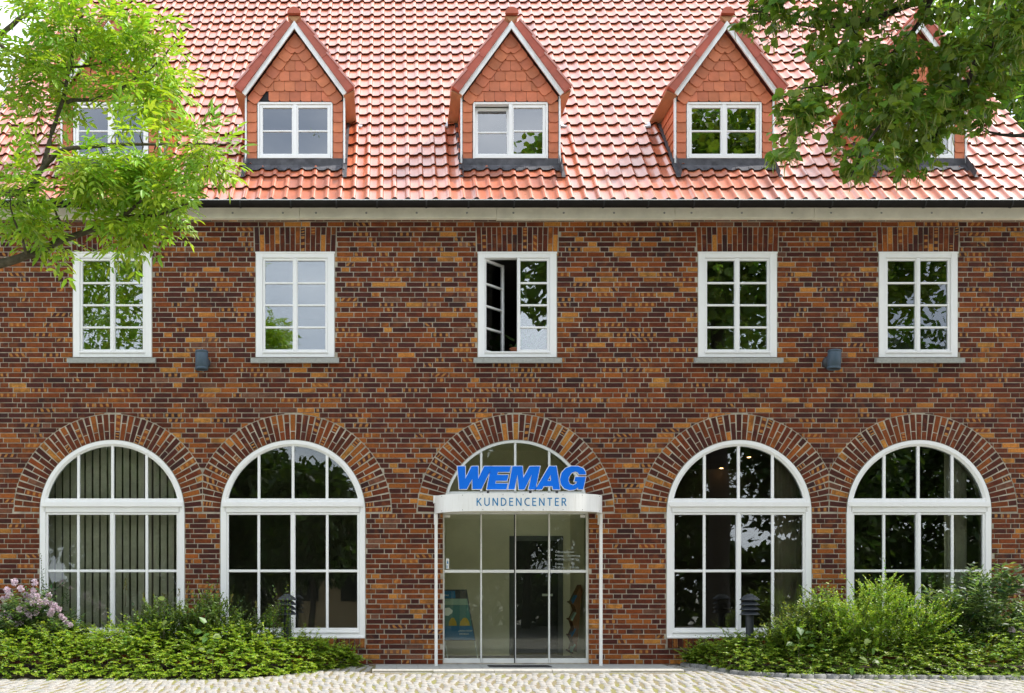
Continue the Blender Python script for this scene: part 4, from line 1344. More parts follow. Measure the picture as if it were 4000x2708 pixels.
# ------------------------------------------------------------------ lamps
def wall_lamp(x, z0, z1, tilt, label):
    yc = -.20
    t = thing('wall_lamp', (x, 0, z0), label, 'wall lamp', 'blue grey cylinder wall lamps')
    Mx = Matrix.Translation((x, yc, (z0 + z1) / 2)) @ Matrix.Rotation(tilt, 4, 'Y')
    h = (z1 - z0) / 2; r = .097
    MB(Mx).lathe([(.0, h + .002), (r * .9, h + .002), (r, h - .006), (r, h - .028), (r * .96, h - .030), (r * .96, h - .036), (r * .985, h - .038),
                  (r * .985, -h + .040), (r * .96, -h + .038), (r * .96, -h + .032), (r, -h + .030), (r, -h), (r * .9, -h), (r * .88, -h + .03)], (0, 0), 32).build('housing', M['lamp'], t, True)
    MB(Mx).lathe([(r * .885, -h + .02), (0, -h + .02)], (0, 0), 24).build('lens', M['dark'], t)
    Mw = Matrix.Translation((x, 0, (z0 + z1) / 2)) @ Matrix.Rotation(rad(90), 4, 'X')
    MB(Mw).lathe([(.098, -.001), (.098, .012), (.085, .035), (.05, .055), (.032, .06), (.032, .12)], (0, 0), 28).build('wall_mount', M['bollard'], t, True)
wall_lamp((788 - CX) / FPX * 15.8, 4.418, 4.704, .0, 'blue grey cylinder lamp on the brick wall left of the entrance')
wall_lamp((3258.5 - CX) / FPX * 15.8, 4.425, 4.712, rad(3), 'blue grey cylinder lamp on the brick wall right of the entrance')

def bollard(x, label):
    y = -.606; zg = gz(y)
    t = thing('bollard_lamp', (x, y, zg), label, 'bollard lamp', 'graphite bollard lamps in the shrub beds')
    MB().lathe([(.056, zg), (.056, .775)], (x, y), 20).build('post', M['bollard'], t, True)
    MB().lathe([(.0, 1.068), (.047, 1.068), (.049, 1.064), (.049, 1.052), (.075, 1.044), (.105, 1.022), (.130, .998), (.145, .981), (.143, .978), (.10, 1.0), (.05, 1.012)], (x, y), 32).build('cap', M['bollard'], t, True)
    for z in (.909, .838, .767):
        MB().lathe([(.075, z + .062), (.105, z + .038), (.130, z + .014), (.145, z), (.143, z - .003), (.10, z + .022), (.07, z + .045)], (x, y), 32).build('louvre', M['bollard'], t, True)
    MB().lathe([(.062, .775), (.062, 1.0)], (x, y), 20).build('lamp_core', M['dark'], t, True)
bollard((1122 - CX) / FPX * 15.394, 'louvred graphite bollard lamp in front of the arched window left of the entrance')
bollard((2928.5 - CX) / FPX * 15.394, 'louvred graphite bollard lamp in front of the arched window right of the entrance')

# ------------------------------------------------------------------ inside the entrance: poster stand, leaflet rack
YPp = .62
def q3(px, py): p = P(px, py, YPp); return (p.x, p.z)
X_ = lambda a: 1690 + a / 2.6215
Y_ = lambda b: 2040 + b / 2.6215
ps = thing('poster_stand', P(1780, 2565, YPp), 'folding poster stand with a blue and teal poster behind the entrance glass', 'poster stand')
def panel(name, pts, mat, y, par_=ps, th=.004):
    poly = [q3(X_(a), Y_(b)) for a, b in pts]
    return MB().prism(poly[::-1], YPp + y, YPp + y + th).build(name, mat, par_)
board = panel('frame', [(60, 690), (350, 690), (440, 1215), (60, 1215)], M['zinc'], .0, th=.03)
panel('printed_panel', [(70, 705), (343, 705), (352, 780), (70, 780)], M['zinc'], -.006, board)
panel('printed_panel', [(70, 705), (228, 705), (234, 780), (70, 780)], M['paper_blue'], -.010, board)
panel('printed_panel', [(70, 784), (352, 784), (364, 848), (70, 848)], M['paper_pale'], -.006, board)
panel('printed_panel', [(70, 850), (364, 850), (402, 1062), (70, 1062)], M['paper_teal'], -.006, board)
panel('printed_panel', [(70, 1064), (402, 1064), (432, 1204), (70, 1204)], M['paper_blue'], -.006, board)
for (cxp, w2) in ((205, 42), (330, 52)):
    panel('printed_shape', [(cxp - w2, 1060), (cxp - w2 * .9, 1020), (cxp - w2 * .3, 980), (cxp + w2 * .3, 980), (cxp + w2 * .8, 1015), (cxp + w2, 1060)], M['paper_yellow'], -.010, board)
panel('printed_shape', [(125, 880), (170, 875), (205, 905), (200, 930), (160, 960), (125, 955)], M['paper_white'], -.010, board)
for txt, a, b, wd_ in (('„UNTER STROM“', 258, 1122, 150), ('DAS BUCH', 272, 1152, 95), ('WEMAG', 92, 757, 72)):
    tm = text_mesh('printed_text', txt, .05)
    wx = max(v.co.x for v in tm.vertices)
    sc = wd_ / 2.6215 / FPX * (DIST + YPp) / wx
    tm.transform(Matrix.Diagonal((sc, 1, max(sc, .75), 1)))
    p = q3(X_(a), Y_(b))
    mesh_obj('printed_text', tm, M['paper_white'], board, (p[0], YPp - .014, p[1]))
for (a0, b0, a1, b1) in ((125, 1218, 155, 1392), (430, 1218, 462, 1392)):
    p, q = q3(X_(a0), Y_(b0)), q3(X_(a1), Y_(b1))
    MB().tube([(p[0], YPp + .015, p[1]), (q[0], YPp + .015, q[1])], .012, 6).build('leg', M['alu'], ps)

YR = .75
rk = thing('leaflet_rack', P(2255, 2560, YR), 'zigzag brown wooden leaflet rack behind the right entrance pane', 'rack')
Xr = lambda a: 2020 + a / 2.6215
Yr_ = lambda b: 2040 + b / 2.6215
zz = [(660, 640), (605, 760), (612, 905), (565, 810), (608, 905), (560, 1000), (600, 1090), (552, 1170), (600, 1240), (550, 1330)]
side = [(655, 640), (600, 750), (570, 810), (605, 905), (560, 995), (585, 1085), (552, 1170), (580, 1240), (560, 1310), (610, 1330), (625, 1180), (640, 1000), (648, 850), (668, 700)]
poly = []
for a, b in side:
    p = P(Xr(a), Yr_(b), YR); poly.append((p.x, p.z))
MB().prism(poly[::-1], YR, YR + .35).build('side_board', M['wood'], rk)
for (a, b) in ((585, 790), (578, 965), (575, 1130), (570, 1290)):
    p = P(Xr(a), Yr_(b), YR)
    MB(Matrix.Translation((p.x, YR - .02, p.z)) @ Matrix.Rotation(rad(28), 4, 'Y')).box(-.012, .012, -.008, .2, -.07, .07).build('leaflet_stack', M['paper_blue' if b in (790, 1130) else 'paper_pale'], rk)
    MB(Matrix.Translation((p.x - .03, YR - .01, p.z - .06)) @ Matrix.Rotation(rad(-55), 4, 'Y')).box(-.010, .010, -.004, .3, -.04, .04).build('ledge', M['wood'], rk)

# ------------------------------------------------------------------ plants and things at the upper windows
def norm(a): return a / np.maximum(np.linalg.norm(a, axis=1, keepdims=True), 1e-9)
LEAF = {
    'lance': (np.array([(0, 0, 0), (.28, .150, .045), (.65, .135, .035), (1, 0, -.07), (.65, -.135, .035), (.28, -.150, .045)]), np.array([(0, 1, 2, 3), (0, 3, 4, 5)])),
    'oval': (np.array([(0, 0, 0), (.25, .24, .06), (.72, .22, .05), (1, 0, -.03), (.72, -.22, .05), (.25, -.24, .06)]), np.array([(0, 1, 2, 3), (0, 3, 4, 5)])),
    'heart': (np.array([(0, 0, 0), (-.06, .30, .05), (.42, .46, .09), (.80, .24, .04), (1.05, 0, -.08), (.80, -.24, .04), (.42, -.46, .09), (-.06, -.30, .05), (.45, 0, -.01)]),
              np.array([(0, 1, 2, 8), (8, 2, 3, 4), (0, 8, 6, 7), (8, 4, 5, 6)])),
    'strap': (np.array([(0, .03, 0), (.4, .045, .12), (.75, .03, .12), (1, 0, 0), (1, 0, 0), (.75, -.03, .12), (.4, -.045, .12), (0, -.03, 0)]), np.array([(0, 1, 6, 7), (1, 2, 5, 6), (2, 3, 4, 5)])),
}
def leaf_arrays(kind, Pp, D, N, S):
    tv_, tf_ = LEAF[kind]
    D = norm(D); Sd = norm(np.cross(N, D)); N2 = np.cross(D, Sd)
    V = Pp[:, None, :] + S[:, None, None] * (tv_[None, :, 0:1] * D[:, None, :] + tv_[None, :, 1:2] * Sd[:, None, :] + tv_[None, :, 2:3] * N2[:, None, :])
    n, k_ = len(Pp), len(tv_)
    F = tf_[None] + (np.arange(n) * k_)[:, None, None]
    return V.reshape(-1, 3), F.reshape(-1, tf_.shape[1]), len(tf_)
def leaf_obj(name, kind, Pp, D, N, S, C, mat, parent, stuff=True):
    V, F, nf = leaf_arrays(kind, Pp, D, N, S)
    cols = np.repeat(np.concatenate([C, RNG.random((len(C), 1))], 1), nf, 0)
    o = link(bpy.data.objects.new(name, np_mesh(name, V, F, mat, cols)), parent)
    if stuff: o['kind'] = 'stuff'
    return o
def leaf_cols(n, base, var=.25, hue=.12):
    f = RNG.uniform(1 - var, 1 + var, (n, 1)); h = RNG.uniform(-hue, hue, (n, 1))
    c = np.array(base)[None] * f
    c[:, 0:1] *= 1 + h * 2.0; c[:, 2:3] *= 1 - h
    return np.clip(c, 0.002, .9)

def pot_plant(x, y, z, r, h, nleaf, size, kind, label, col, spread=1.0, name='potted_plant'):
    t = thing(name, (x, y, z), label, 'plant')
    MB().lathe([(0, z), (r * .75, z), (r, z + h * .85), (r * 1.06, z + h * .85), (r * 1.06, z + h), (r * .9, z + h), (r * .88, z + h * .9), (0, z + h * .9)], (x, y), 18).build('pot', M['terracotta'], t, True)
    th = RNG.uniform(0, 2 * np.pi, nleaf); el = RNG.uniform(.25, 1.3, nleaf)
    D = np.stack([np.cos(th) * np.cos(el), .45 * np.sin(th) * np.cos(el), np.sin(el)], 1)
    Pp = np.array([[x, y, z + h * .9]]) + D * RNG.uniform(0, size * spread, (nleaf, 1))
    leaf_obj('leaves', kind, Pp, D, np.stack([RNG.normal(0, .4, nleaf), RNG.normal(-.4, .3, nleaf), np.ones(nleaf)], 1), np.full(nleaf, size) * RNG.uniform(.6, 1.1, nleaf), leaf_cols(nleaf, col), M['shrub_leaf'], t)
pot_plant(UPX[2] - .03, .12, 4.74, .07, .07, 9, .11, 'oval', 'small terracotta potted plant in the gap of the open upper window', (.06, .13, .03), .3)
pot_plant(UPX[2] + .30, .42, 4.72, .10, .12, 46, .17, 'oval', 'leafy green plant behind the closed half of the open upper window', (.10, .17, .05), 3.0)
pot_plant(DX[2] + .29, .62, 7.80, .15, .14, 40, .12, 'heart', 'round terracotta pot with green plant in the middle dormer window', (.06, .14, .03), 1.8)
pot_plant(DX[1] + .30, .55, 7.80, .10, .10, 34, .38, 'strap', 'spiky yucca behind the right pane of the dormer with the broken shingles', (.22, .27, .16), .25)
pot_plant(UPX[4] + .16, .42, 4.72, .08, .08, 24, .10, 'oval', 'low green plant on the sill of the rightmost upper window', (.06, .13, .03), .8)
# pendant lamp and pale board in the rightmost upper window
pl_ = thing('pendant_lamp', (UPX[4] - .26, .9, 5.55), 'dark pendant lamp seen through the rightmost upper window', 'pendant lamp')
MB().add([(UPX[4] - .50, .7, 5.52), (UPX[4] - .06, .7, 5.52), (UPX[4] - .06, 1.1, 5.52), (UPX[4] - .50, 1.1, 5.52), (UPX[4] - .42, .8, 5.66), (UPX[4] - .14, .8, 5.66), (UPX[4] - .14, 1.0, 5.66), (UPX[4] - .42, 1.0, 5.66)],
         [(0, 3, 2, 1), (4, 5, 6, 7), (0, 1, 5, 4), (1, 2, 6, 5), (2, 3, 7, 6), (3, 0, 4, 7)]).build('shade', M['black'], pl_)
MB().tube([(UPX[4] - .28, .9, 5.66), (UPX[4] - .28, .9, 6.54)], .006, 5).build('cord', M['black'], pl_)
tag(MB().add([(UPX[4] - .35, 1.2, 4.2), (UPX[4] + .02, 1.0, 4.2), (UPX[4] + .02, 1.0, 5.32), (UPX[4] - .35, 1.2, 5.12), (UPX[4] - .35, 1.22, 4.2), (UPX[4] + .02, 1.02, 4.2), (UPX[4] + .02, 1.02, 5.32), (UPX[4] - .35, 1.22, 5.12)],
    [(0, 1, 2, 3), (7, 6, 5, 4), (1, 5, 6, 2), (0, 3, 7, 4), (3, 2, 6, 7)]).build('presentation_board', M['cream'], None), 'pale cream board leaning inside the rightmost upper window', 'board')

# ------------------------------------------------------------------ trees
K = 4000.0 / 2323.0
def ell(px, py, rx, ry, Y, dy=.9):
    c = P(px * K, py * K, Y); s = (DIST + Y) / FPX * K
    return (np.array(c), np.array([rx * s, dy, ry * s]))
def sample_ell(e, n):
    c, r = e
    v = RNG.normal(size=(n, 3)); v = norm(v) * (RNG.random((n, 1)) ** .45)
    return c + v * r
def grow(limbs, targets, sag=.12, r_end=.0028, r_start=.009):
    """join every target to the nearest part of the growing skeleton by a bent twig"""
    nodes, nrad = [], []
    for pts, rr in limbs:
        for i in range(len(pts) - 1):
            for k_ in range(8):
                t_ = k_ / 8
                nodes.append(np.array(pts[i]) * (1 - t_) + np.array(pts[i + 1]) * t_); nrad.append(rr[i] * (1 - t_) + rr[i + 1] * t_)
    nodes = list(nodes)
    arr = np.array(nodes); order = np.argsort([np.min(np.linalg.norm(arr - t_, axis=1)) for t_ in targets])
    twigs = []
    buf = np.zeros((len(nodes) + 4 * len(targets), 3)); buf[:len(nodes)] = arr; nn = len(nodes)
    rbuf = list(nrad)
    for oi in order:
        t_ = targets[oi]
        dd = np.linalg.norm(buf[:nn] - t_, axis=1)
        j = int(np.argmin(dd)); p0 = buf[j].copy(); L_ = dd[j]
        if L_ < .03: L_ = .03
        r0 = min(rbuf[j] * .75, r_start)
        side = RNG.normal(0, .10, 3) * L_
        pts = []
        for q in (0, .33, .66, 1):
            b = p0 * (1 - q) + t_ * q + side * 4 * q * (1 - q) + np.array([0, 0, sag * L_ * 4 * q * (1 - q)])
            pts.append(b)
        twigs.append((pts, [r0, r0 * .8, r0 * .6, r_end]))
        for q in (1, 2, 3):
            buf[nn] = pts[q]; rbuf.append(twigs[-1][1][q]); nn += 1
    return twigs
def wood(name, limbs, twigs, mat, parent, n_l=8, n_t=4):
    mb = MB()
    for pts, rr in limbs:
        if rr[0] > .09: continue
        mb.tube(pts, rr, n_l)
    o = mb.build(name, mat, parent, True)
    mt = MB()
    for pts, rr in twigs: mt.tube(pts, rr, n_t, False)
    o2 = mt.build('twigs', mat, parent, True); o2['kind'] = 'stuff'
def smooth_limb(pts, rr, sub=4):
    pts = [Vector(p) for p in pts]; outp, outr = [], []
    n = len(pts)
    for i in range(n - 1):
        p0, p1, p2, p3 = pts[max(i - 1, 0)], pts[i], pts[i + 1], pts[min(i + 2, n - 1)]
        for k_ in range(sub):
            t_ = k_ / sub
            outp.append(.5 * ((2 * p1) + (-p0 + p2) * t_ + (2 * p0 - 5 * p1 + 4 * p2 - p3) * t_ ** 2 + (-p0 + 3 * p1 - 3 * p2 + p3) * t_ ** 3))
            outr.append(rr[i] * (1 - t_) + rr[i + 1] * t_)
    outp.append(pts[-1]); outr.append(rr[-1])
    return [tuple(p + Vector((U(-.01, .01), U(-.01, .01), U(-.01, .01)))) for p in outp], outr
def project(Pp):
    d = DIST + Pp[:, 1]
    return CX + Pp[:, 0] / d * FPX, CY - (Pp[:, 2] - EYE) / d * FPX

# --- ash tree on the left
YA = -6.0
def pa(px, py, dy=0): return tuple(P(px * K, py * K, YA + dy))
tx, ty = P(-330 * K, 0, YA).x, YA
trunk_a = smooth_limb([(tx, ty, gz(ty) - .1), (tx + .05, ty, 1.2), (tx - .02, ty, 2.6), (tx + .08, ty, 4.2), (tx + .02, ty + .1, 6.2), (tx + .2, ty, 8.2)], [.20, .16, .145, .13, .10, .06])
limbs_a = [
    smooth_limb([(tx, ty, 2.75), pa(-150, 640), pa(-20, 605), pa(60, 582, .05), pa(140, 548, .1), pa(235, 512, .1), pa(300, 492, 0), pa(360, 488, -.1), pa(430, 462, -.2)], [.085, .06, .046, .040, .034, .028, .021, .014, .006]),
    smooth_limb([pa(235, 512, .1), pa(290, 480, -.2), pa(340, 440, -.3), pa(420, 415, -.4)], [.020, .016, .010, .005]),
    smooth_limb([(tx, ty, 3.6), pa(-150, 470), pa(-10, 440), pa(60, 430, -.3), pa(100, 380, -.3), pa(140, 340, -.4), pa(260, 330, -.5), pa(420, 330, -.5), pa(520, 325, -.5)], [.07, .05, .040, .034, .026, .022, .016, .010, .004]),
    smooth_limb([pa(100, 380, -.3), pa(120, 300, -.2), pa(150, 200, -.1), pa(170, 90, 0), pa(190, 0, 0), pa(200, -80, 0)], [.026, .022, .018, .015, .012, .008]),
    smooth_limb([pa(150, 230, -.1), pa(230, 222, .2), pa(300, 185, .3), pa(370, 130, .3), pa(405, 80, .3)], [.018, .016, .013, .009, .004]),
    smooth_limb([(tx, ty, 5.0), pa(-120, 200, .3), pa(-10, 90, .4), pa(60, 30, .4), pa(110, -40, .4)], [.06, .04, .028, .022, .014]),
    smooth_limb([pa(-10, 90, .4), pa(40, 130, .1), pa(110, 150, .2), pa(240, 140, .4), pa(330, 60, .5)], [.022, .018, .015, .010, .005]),
    smooth_limb([pa(60, 582, .05), pa(50, 540, -.2), pa(30, 490, -.3), pa(20, 420, -.4)], [.016, .012, .009, .004]),
    smooth_limb([pa(140, 548, .1), pa(135, 500, 0), pa(120, 460, -.1), pa(160, 420, -.2)], [.015, .012, .009, .004]),
]
ells_a = [(ell(170, 80, 230, 105, YA, 1.0), 112), (ell(340, 110, 85, 105, YA + .3, .7), 44), (ell(110, 195, 140, 60, YA, .8), 44), (ell(320, 225, 75, 55, YA + .2, .5), 24),
          (ell(455, 325, 88, 34, YA - .5, .4), 26), (ell(250, 420, 150, 70, YA - .3, .7), 74), (ell(385, 445, 80, 48, YA - .2, .5), 32), (ell(285, 515, 75, 40, YA, .4), 28),
          (ell(45, 425, 75, 50, YA - .3, .5), 24), (ell(85, 520, 100, 38, YA, .5), 28), (ell(300, 350, 120, 40, YA - .4, .4), 20), (ell(120, 300, 60, 40, YA - .2, .4), 6)]
ash_off = [(ell(-330, 60, 330, 260, YA, 2.0), 90), (ell(-200, -300, 420, 180, YA, 2.2), 90), (ell(-420, 380, 200, 120, YA, 1.4), 30)]
tg = np.concatenate([sample_ell(e, n) for e, n in [((e[0], np.maximum(e[1] - [.16, 0, .14], [.22, .2, .14])), int(n * .56)) for e, n in ells_a] + [(e, int(n * .6)) for e, n in ash_off]])
twigs_a = grow(limbs_a + [trunk_a], list(tg), .05)
ash = thing('ash_tree', (tx, ty, gz(ty)), 'bright green ash tree reaching in from the left edge over roof and wall', 'tree')
MB().tube(*trunk_a, 14).build('trunk', M['bark_a'], ash, True)
wood('limbs', limbs_a, twigs_a, M['bark_a'], ash)
O_, D_, N_, S_ = [], [], [], []
for pts, rr in twigs_a:
    tip, prev = pts[3], pts[1]
    tdir = tip - prev; tdir /= max(np.linalg.norm(tdir), 1e-6)
    px_ = CX + tip[0] / (DIST + tip[1]) * FPX
    m_ = 5 if px_ > -60 else 4
    for q in range(m_):
        t_ = 1 - .14 * q
        o = pts[3] * t_ + pts[2] * (1 - t_)
        d = tdir * .7 + RNG.normal(0, .65, 3); d[2] = d[2] * .6 + .05 - (.25 if q else 0)
        n_ = np.array([0, -.35, 1.0]) + RNG.normal(0, .38, 3)
        O_.append(o); D_.append(d / np.linalg.norm(d)); N_.append(n_); S_.append(U(.85, 1.2))
O_, D_, N_, S_ = map(np.array, (O_, D_, N_, S_))
def compound(Oc, Dc, Nc, Sc, noise=.12):
    Sd = norm(np.cross(Nc, Dc)); N2 = np.cross(Dc, Sd)
    PP, DD, NN, SS = [], [], [], []
    for k_ in range(4):
        for s_ in (-1, 1):
            PP.append(Oc + Dc * (Sc * (.075 + .055 * k_))[:, None] + np.array([0, 0, -.004 * k_ * k_]))
            DD.append(norm(Dc * .62 + s_ * Sd * .78 - N2 * .10 + RNG.normal(0, noise, Oc.shape)))
            NN.append(N2 + s_ * Sd * .15 + RNG.normal(0, noise, Oc.shape)); SS.append(Sc * (.105 - .012 * abs(k_ - 2)) * RNG.uniform(.85, 1.1, len(Oc)))
    PP.append(Oc + Dc * (Sc * .27)[:, None] - np.array([0, 0, .012])); DD.append(norm(Dc - N2 * .15)); NN.append(N2); SS.append(Sc * .115)
    return np.concatenate(PP), np.concatenate(DD), np.concatenate(NN), np.concatenate(SS)
ASHC = (.245, .385, .032)
pxs, pys = project(O_)
vis = np.where((pxs > 30) & (pxs < 950) & (pys > 20) & (pys < 1030))[0]
vis = vis[np.argsort(O_[vis, 1])][:300]
rest = np.setdiff1d(np.arange(len(O_)), vis)
PP, DD, NN, SS = compound(O_[rest], norm(D_[rest]), norm(N_[rest]), S_[rest])
leaf_obj('foliage', 'lance', PP, DD, NN, SS, leaf_cols(len(PP), ASHC, .28), M['ash_leaf'], ash)
PP, DD, NN, SS = compound(np.zeros((1, 3)), np.array([[1., 0, 0]]), np.array([[0, 0, 1.]]), np.ones(1), .08)
V, F, nf = leaf_arrays('lance', PP, DD, NN, SS)
rv = MB().tube([(0, 0, 0), (.14, 0, .004), (.27, 0, -.012)], [.0022, .0016, .001], 4, False)
Vr = np.array(rv.v); Fr = np.array(rv.f) + len(V)
me_ash = np_mesh('leaf', np.concatenate([V, Vr]), np.concatenate([F, Fr]), M['ash_leaf1'])
def basis(d, n):
    d = d / np.linalg.norm(d); s_ = np.cross(n, d); s_ /= max(np.linalg.norm(s_), 1e-6); n2 = np.cross(d, s_)
    return Matrix(((d[0], s_[0], n2[0]), (d[1], s_[1], n2[1]), (d[2], s_[2], n2[2])))
for i, c in zip(vis, leaf_cols(len(vis), ASHC, .22)):
    inst('leaf', me_ash, ash, tuple(O_[i]), basis(D_[i], N_[i]), tuple(c) + (R(),), (S_[i],) * 3)

n = 3200
Pp = np.array([-6.3, -6.0, 7.5]) + norm(RNG.normal(size=(n, 3))) * (RNG.random((n, 1)) ** .4) * [2.6, 1.9, 2.1]
leaf_obj('upper_foliage', 'lance', Pp, RNG.normal(size=(n, 3)), RNG.normal(0, .4, (n, 3)) + [0, 0, 1], RNG.uniform(.18, .3, n), leaf_cols(n, ASHC, .28), M['ash_leaf'], ash)

# --- lime tree on the right
YL = -7.0
def plm(px, py, dy=0): return tuple(P(px * K, py * K, YL + dy))
tx2, ty2 = P(2800 * K, 0, YL).x, YL
trunk_l = smooth_limb([(tx2, ty2, gz(ty2) - .1), (tx2 - .03, ty2, 1.5), (tx2 + .03, ty2, 3.0), (tx2 - .05, ty2, 5.0), (tx2, ty2, 7.5), (tx2 - .1, ty2, 9.8)], [.30, .25, .22, .19, .14, .08])
limbs_l = [
    smooth_limb([(tx2, ty2, 3.7), plm(2560, 40), plm(2400, 10), plm(2310, 70), plm(2210, 140, -.1), plm(2100, 220, -.2), plm(2000, 280, -.3), plm(1880, 300, -.4), plm(1760, 270, -.4)], [.10, .07, .05, .036, .028, .022, .016, .010, .004]),
    smooth_limb([(tx2, ty2, 4.4), plm(2500, -60), plm(2300, -60), plm(2120, -10, .2), plm(1980, 40, .2), plm(1850, 60, .2), plm(1700, 20, .2)], [.085, .06, .045, .032, .022, .013, .004]),
    smooth_limb([plm(2210, 140, -.1), plm(2180, 230, .1), plm(2120, 310, .2), plm(2060, 370, .2)], [.022, .016, .011, .004]),
    smooth_limb([plm(2120, -10, .2), plm(2040, 110, .3), plm(1930, 170, .3), plm(1800, 210, .2)], [.024, .018, .012, .004]),
    smooth_limb([(tx2, ty2, 3.3), plm(2600, 240), plm(2450, 290), plm(2330, 310), plm(2230, 300, .3)], [.08, .05, .03, .018, .006]),
    smooth_limb([plm(2000, 280, -.3), plm(1960, 340, -.3), plm(1930, 400, -.3)], [.014, .009, .004]),
]
ells_l = [(ell(1960, 30, 250, 80, YL + .1, .9), 78), (ell(2160, 110, 190, 120, YL, 1.0), 86), (ell(1930, 175, 150, 62, YL + .2, .7), 56), (ell(1800, 270, 82, 40, YL - .3, .4), 17), (ell(1762, 352, 32, 28, YL - .4, .2), 4),
          (ell(2010, 275, 120, 62, YL - .1, .6), 46), (ell(2130, 270, 90, 80, YL + .2, .6), 52), (ell(1960, 365, 60, 38, YL - .3, .35), 15), (ell(2070, 365, 65, 32, YL + .1, .35), 14), (ell(1735, 25, 70, 32, YL + .2, .35), 13),
          (ell(2250, 250, 50, 40, YL, .4), 7), (ell(2290, 60, 60, 60, YL, .6), 14), (ell(2240, 140, 70, 110, YL + .2, .6), 30)]
lime_off = [(ell(2700, 0, 300, 260, YL, 2.2), 90), (ell(2450, -330, 650, 190, YL, 2.4), 130), (ell(2600, 300, 200, 90, YL, 1.2), 20)]
tg = np.concatenate([sample_ell(e, n) for e, n in [((e[0], np.maximum(e[1] - [.04, 0, .04], .12)), int(n * 1.25)) for e, n in ells_l] + lime_off])
twigs_l = grow(limbs_l + [trunk_l], list(tg), .06, .0025, .007)
lime = thing('lime_tree', (tx2, ty2, gz(ty2)), 'dark green lime tree hanging in from the upper right over the roof', 'tree')
MB().tube(*trunk_l, 14).build('trunk', M['bark_l'], lime, True)
wood('limbs', limbs_l, twigs_l, M['bark_l'], lime)
O_, D_, N_, S_, BRO, BRD = [], [], [], [], [], []
for pts, rr in twigs_l:
    tdir = pts[3] - pts[1]; tdir /= max(np.linalg.norm(tdir), 1e-6)
    sd_ = np.cross(tdir, [0, 0, 1]); sd_ /= max(np.linalg.norm(sd_), 1e-6)
    m_ = 10
    for q in range(m_):
        t_ = q / m_
        o = pts[3] * (1 - t_) + pts[1] * t_ if t_ > .5 else pts[3] * (1 - t_) + pts[2] * t_
        o = o + RNG.normal(0, .035, 3)
        d = tdir * .45 + sd_ * (1 if q % 2 else -1) * .6 + np.array([0, 0, -.42]) + RNG.normal(0, .28, 3)
        n_ = np.array([0, -.35, .9]) + RNG.normal(0, .42, 3)
        O_.append(o); D_.append(d / np.linalg.norm(d)); N_.append(n_); S_.append(U(.052, .088))
        if R() < .42: BRO.append(o - np.array([0, 0, .02])); BRD.append(np.array([0, 0, -1.0]) + RNG.normal(0, .35, 3))
O_, D_, N_, S_ = map(np.array, (O_, D_, N_, S_))
LIMC = (.125, .21, .028)
pxs, pys = project(O_)
vis = np.where((pxs > 2800) & (pxs < 3980) & (pys > 20) & (pys < 740))[0]
vis = vis[np.argsort(O_[vis, 1])][:300]
rest = np.setdiff1d(np.arange(len(O_)), vis)
leaf_obj('foliage', 'heart', O_[rest], D_[rest], N_[rest], S_[rest], leaf_cols(len(rest), LIMC, .32), M['lime_leaf'], lime)
V, F, nf = leaf_arrays('heart', np.zeros((1, 3)), np.array([[1., 0, 0]]), np.array([[0, 0, 1.]]), np.ones(1))
me_lime = np_mesh('leaf', V, F, M['lime_leaf1'])
for i, c in zip(vis, leaf_cols(len(vis), LIMC, .32)):
    inst('leaf', me_lime, lime, tuple(O_[i]), basis(D_[i], N_[i]), tuple(c) + (R(),), (S_[i],) * 3)
BRO, BRD = np.array(BRO), np.array(BRD)
leaf_obj('bracts', 'strap', BRO, BRD, RNG.normal(0, 1, BRO.shape) + [0, -1.0, 0], np.full(len(BRO), .115) * RNG.uniform(.7, 1.2, len(BRO)) , leaf_cols(len(BRO), (.20, .24, .07), .2), M['lime_leaf'], lime)

n = 19000
Pp = np.array([7.5, -7.6, 9.3]) + norm(RNG.normal(size=(n, 3))) * (RNG.random((n, 1)) ** .4) * [6.2, 2.6, 3.0]
Pp = Pp[Pp[:, 2] > 6.6 + .0 * Pp[:, 1]]; n = len(Pp)
leaf_obj('upper_foliage', 'heart', Pp, RNG.normal(size=(n, 3)), RNG.normal(0, .4, (n, 3)) + [0, 0, 1], RNG.uniform(.14, .22, n), leaf_cols(n, LIMC, .28), M['lime_leaf'], lime)

# --- trees behind the house and across the street
def blob_tree(name, x, y, h, rx, rz, n, size, col, label, parent=None, zc=None, cat='tree', ry=None):
    zg = gz(y) - .03
    t = thing(name, (x, y, zg), label, cat)
    zc = zc or (h - rz)
    tr = smooth_limb([(x, y, zg - .1), (x + .1, y, zg + h * .25), (x - .1, y + .1, zc), (x, y, zg + h * .9)], [.035 * h * .6, .028 * h * .6, .016 * h * .6, .03])
    mb = MB().tube(*tr, 8)
    cl_ = RNG.normal(size=(26, 3)); cl_ = norm(cl_) * (RNG.random((26, 1)) ** .4) * [rx * .8, (ry or rx) * .8, rz * .8] + [x, y, zc]
    for c in cl_:
        b0 = np.array([x, y, zc - rz * .6]); m_ = (b0 + c) / 2 + RNG.normal(0, .2, 3)
        mb.tube([tuple(b0), tuple(m_), tuple(c)], [.06, .04, .015], 5, False)
    mb.build('trunk', M['bark_l'], t, True)
    idx = RNG.integers(0, 26, n)
    rad_ = np.array([rx * .42, (ry or rx) * .42, rz * .36])
    v = RNG.normal(size=(n, 3)); v = norm(v) * (RNG.random((n, 1)) ** .35) * rad_
    Pp = cl_[idx] + v
    D = norm(v / rad_ + RNG.normal(0, .7, (n, 3)) + [0, 0, -.4])
    N = norm(RNG.normal(0, .5, (n, 3)) + [0, 0, 1.0])
    base = leaf_cols(n, col, .3) * (RNG.uniform(.8, 1.2, 26)[idx][:, None])
    leaf_obj('crown', 'oval', Pp, D, N, RNG.uniform(.7, 1.3, n) * size, base, M['lime_leaf'], t)
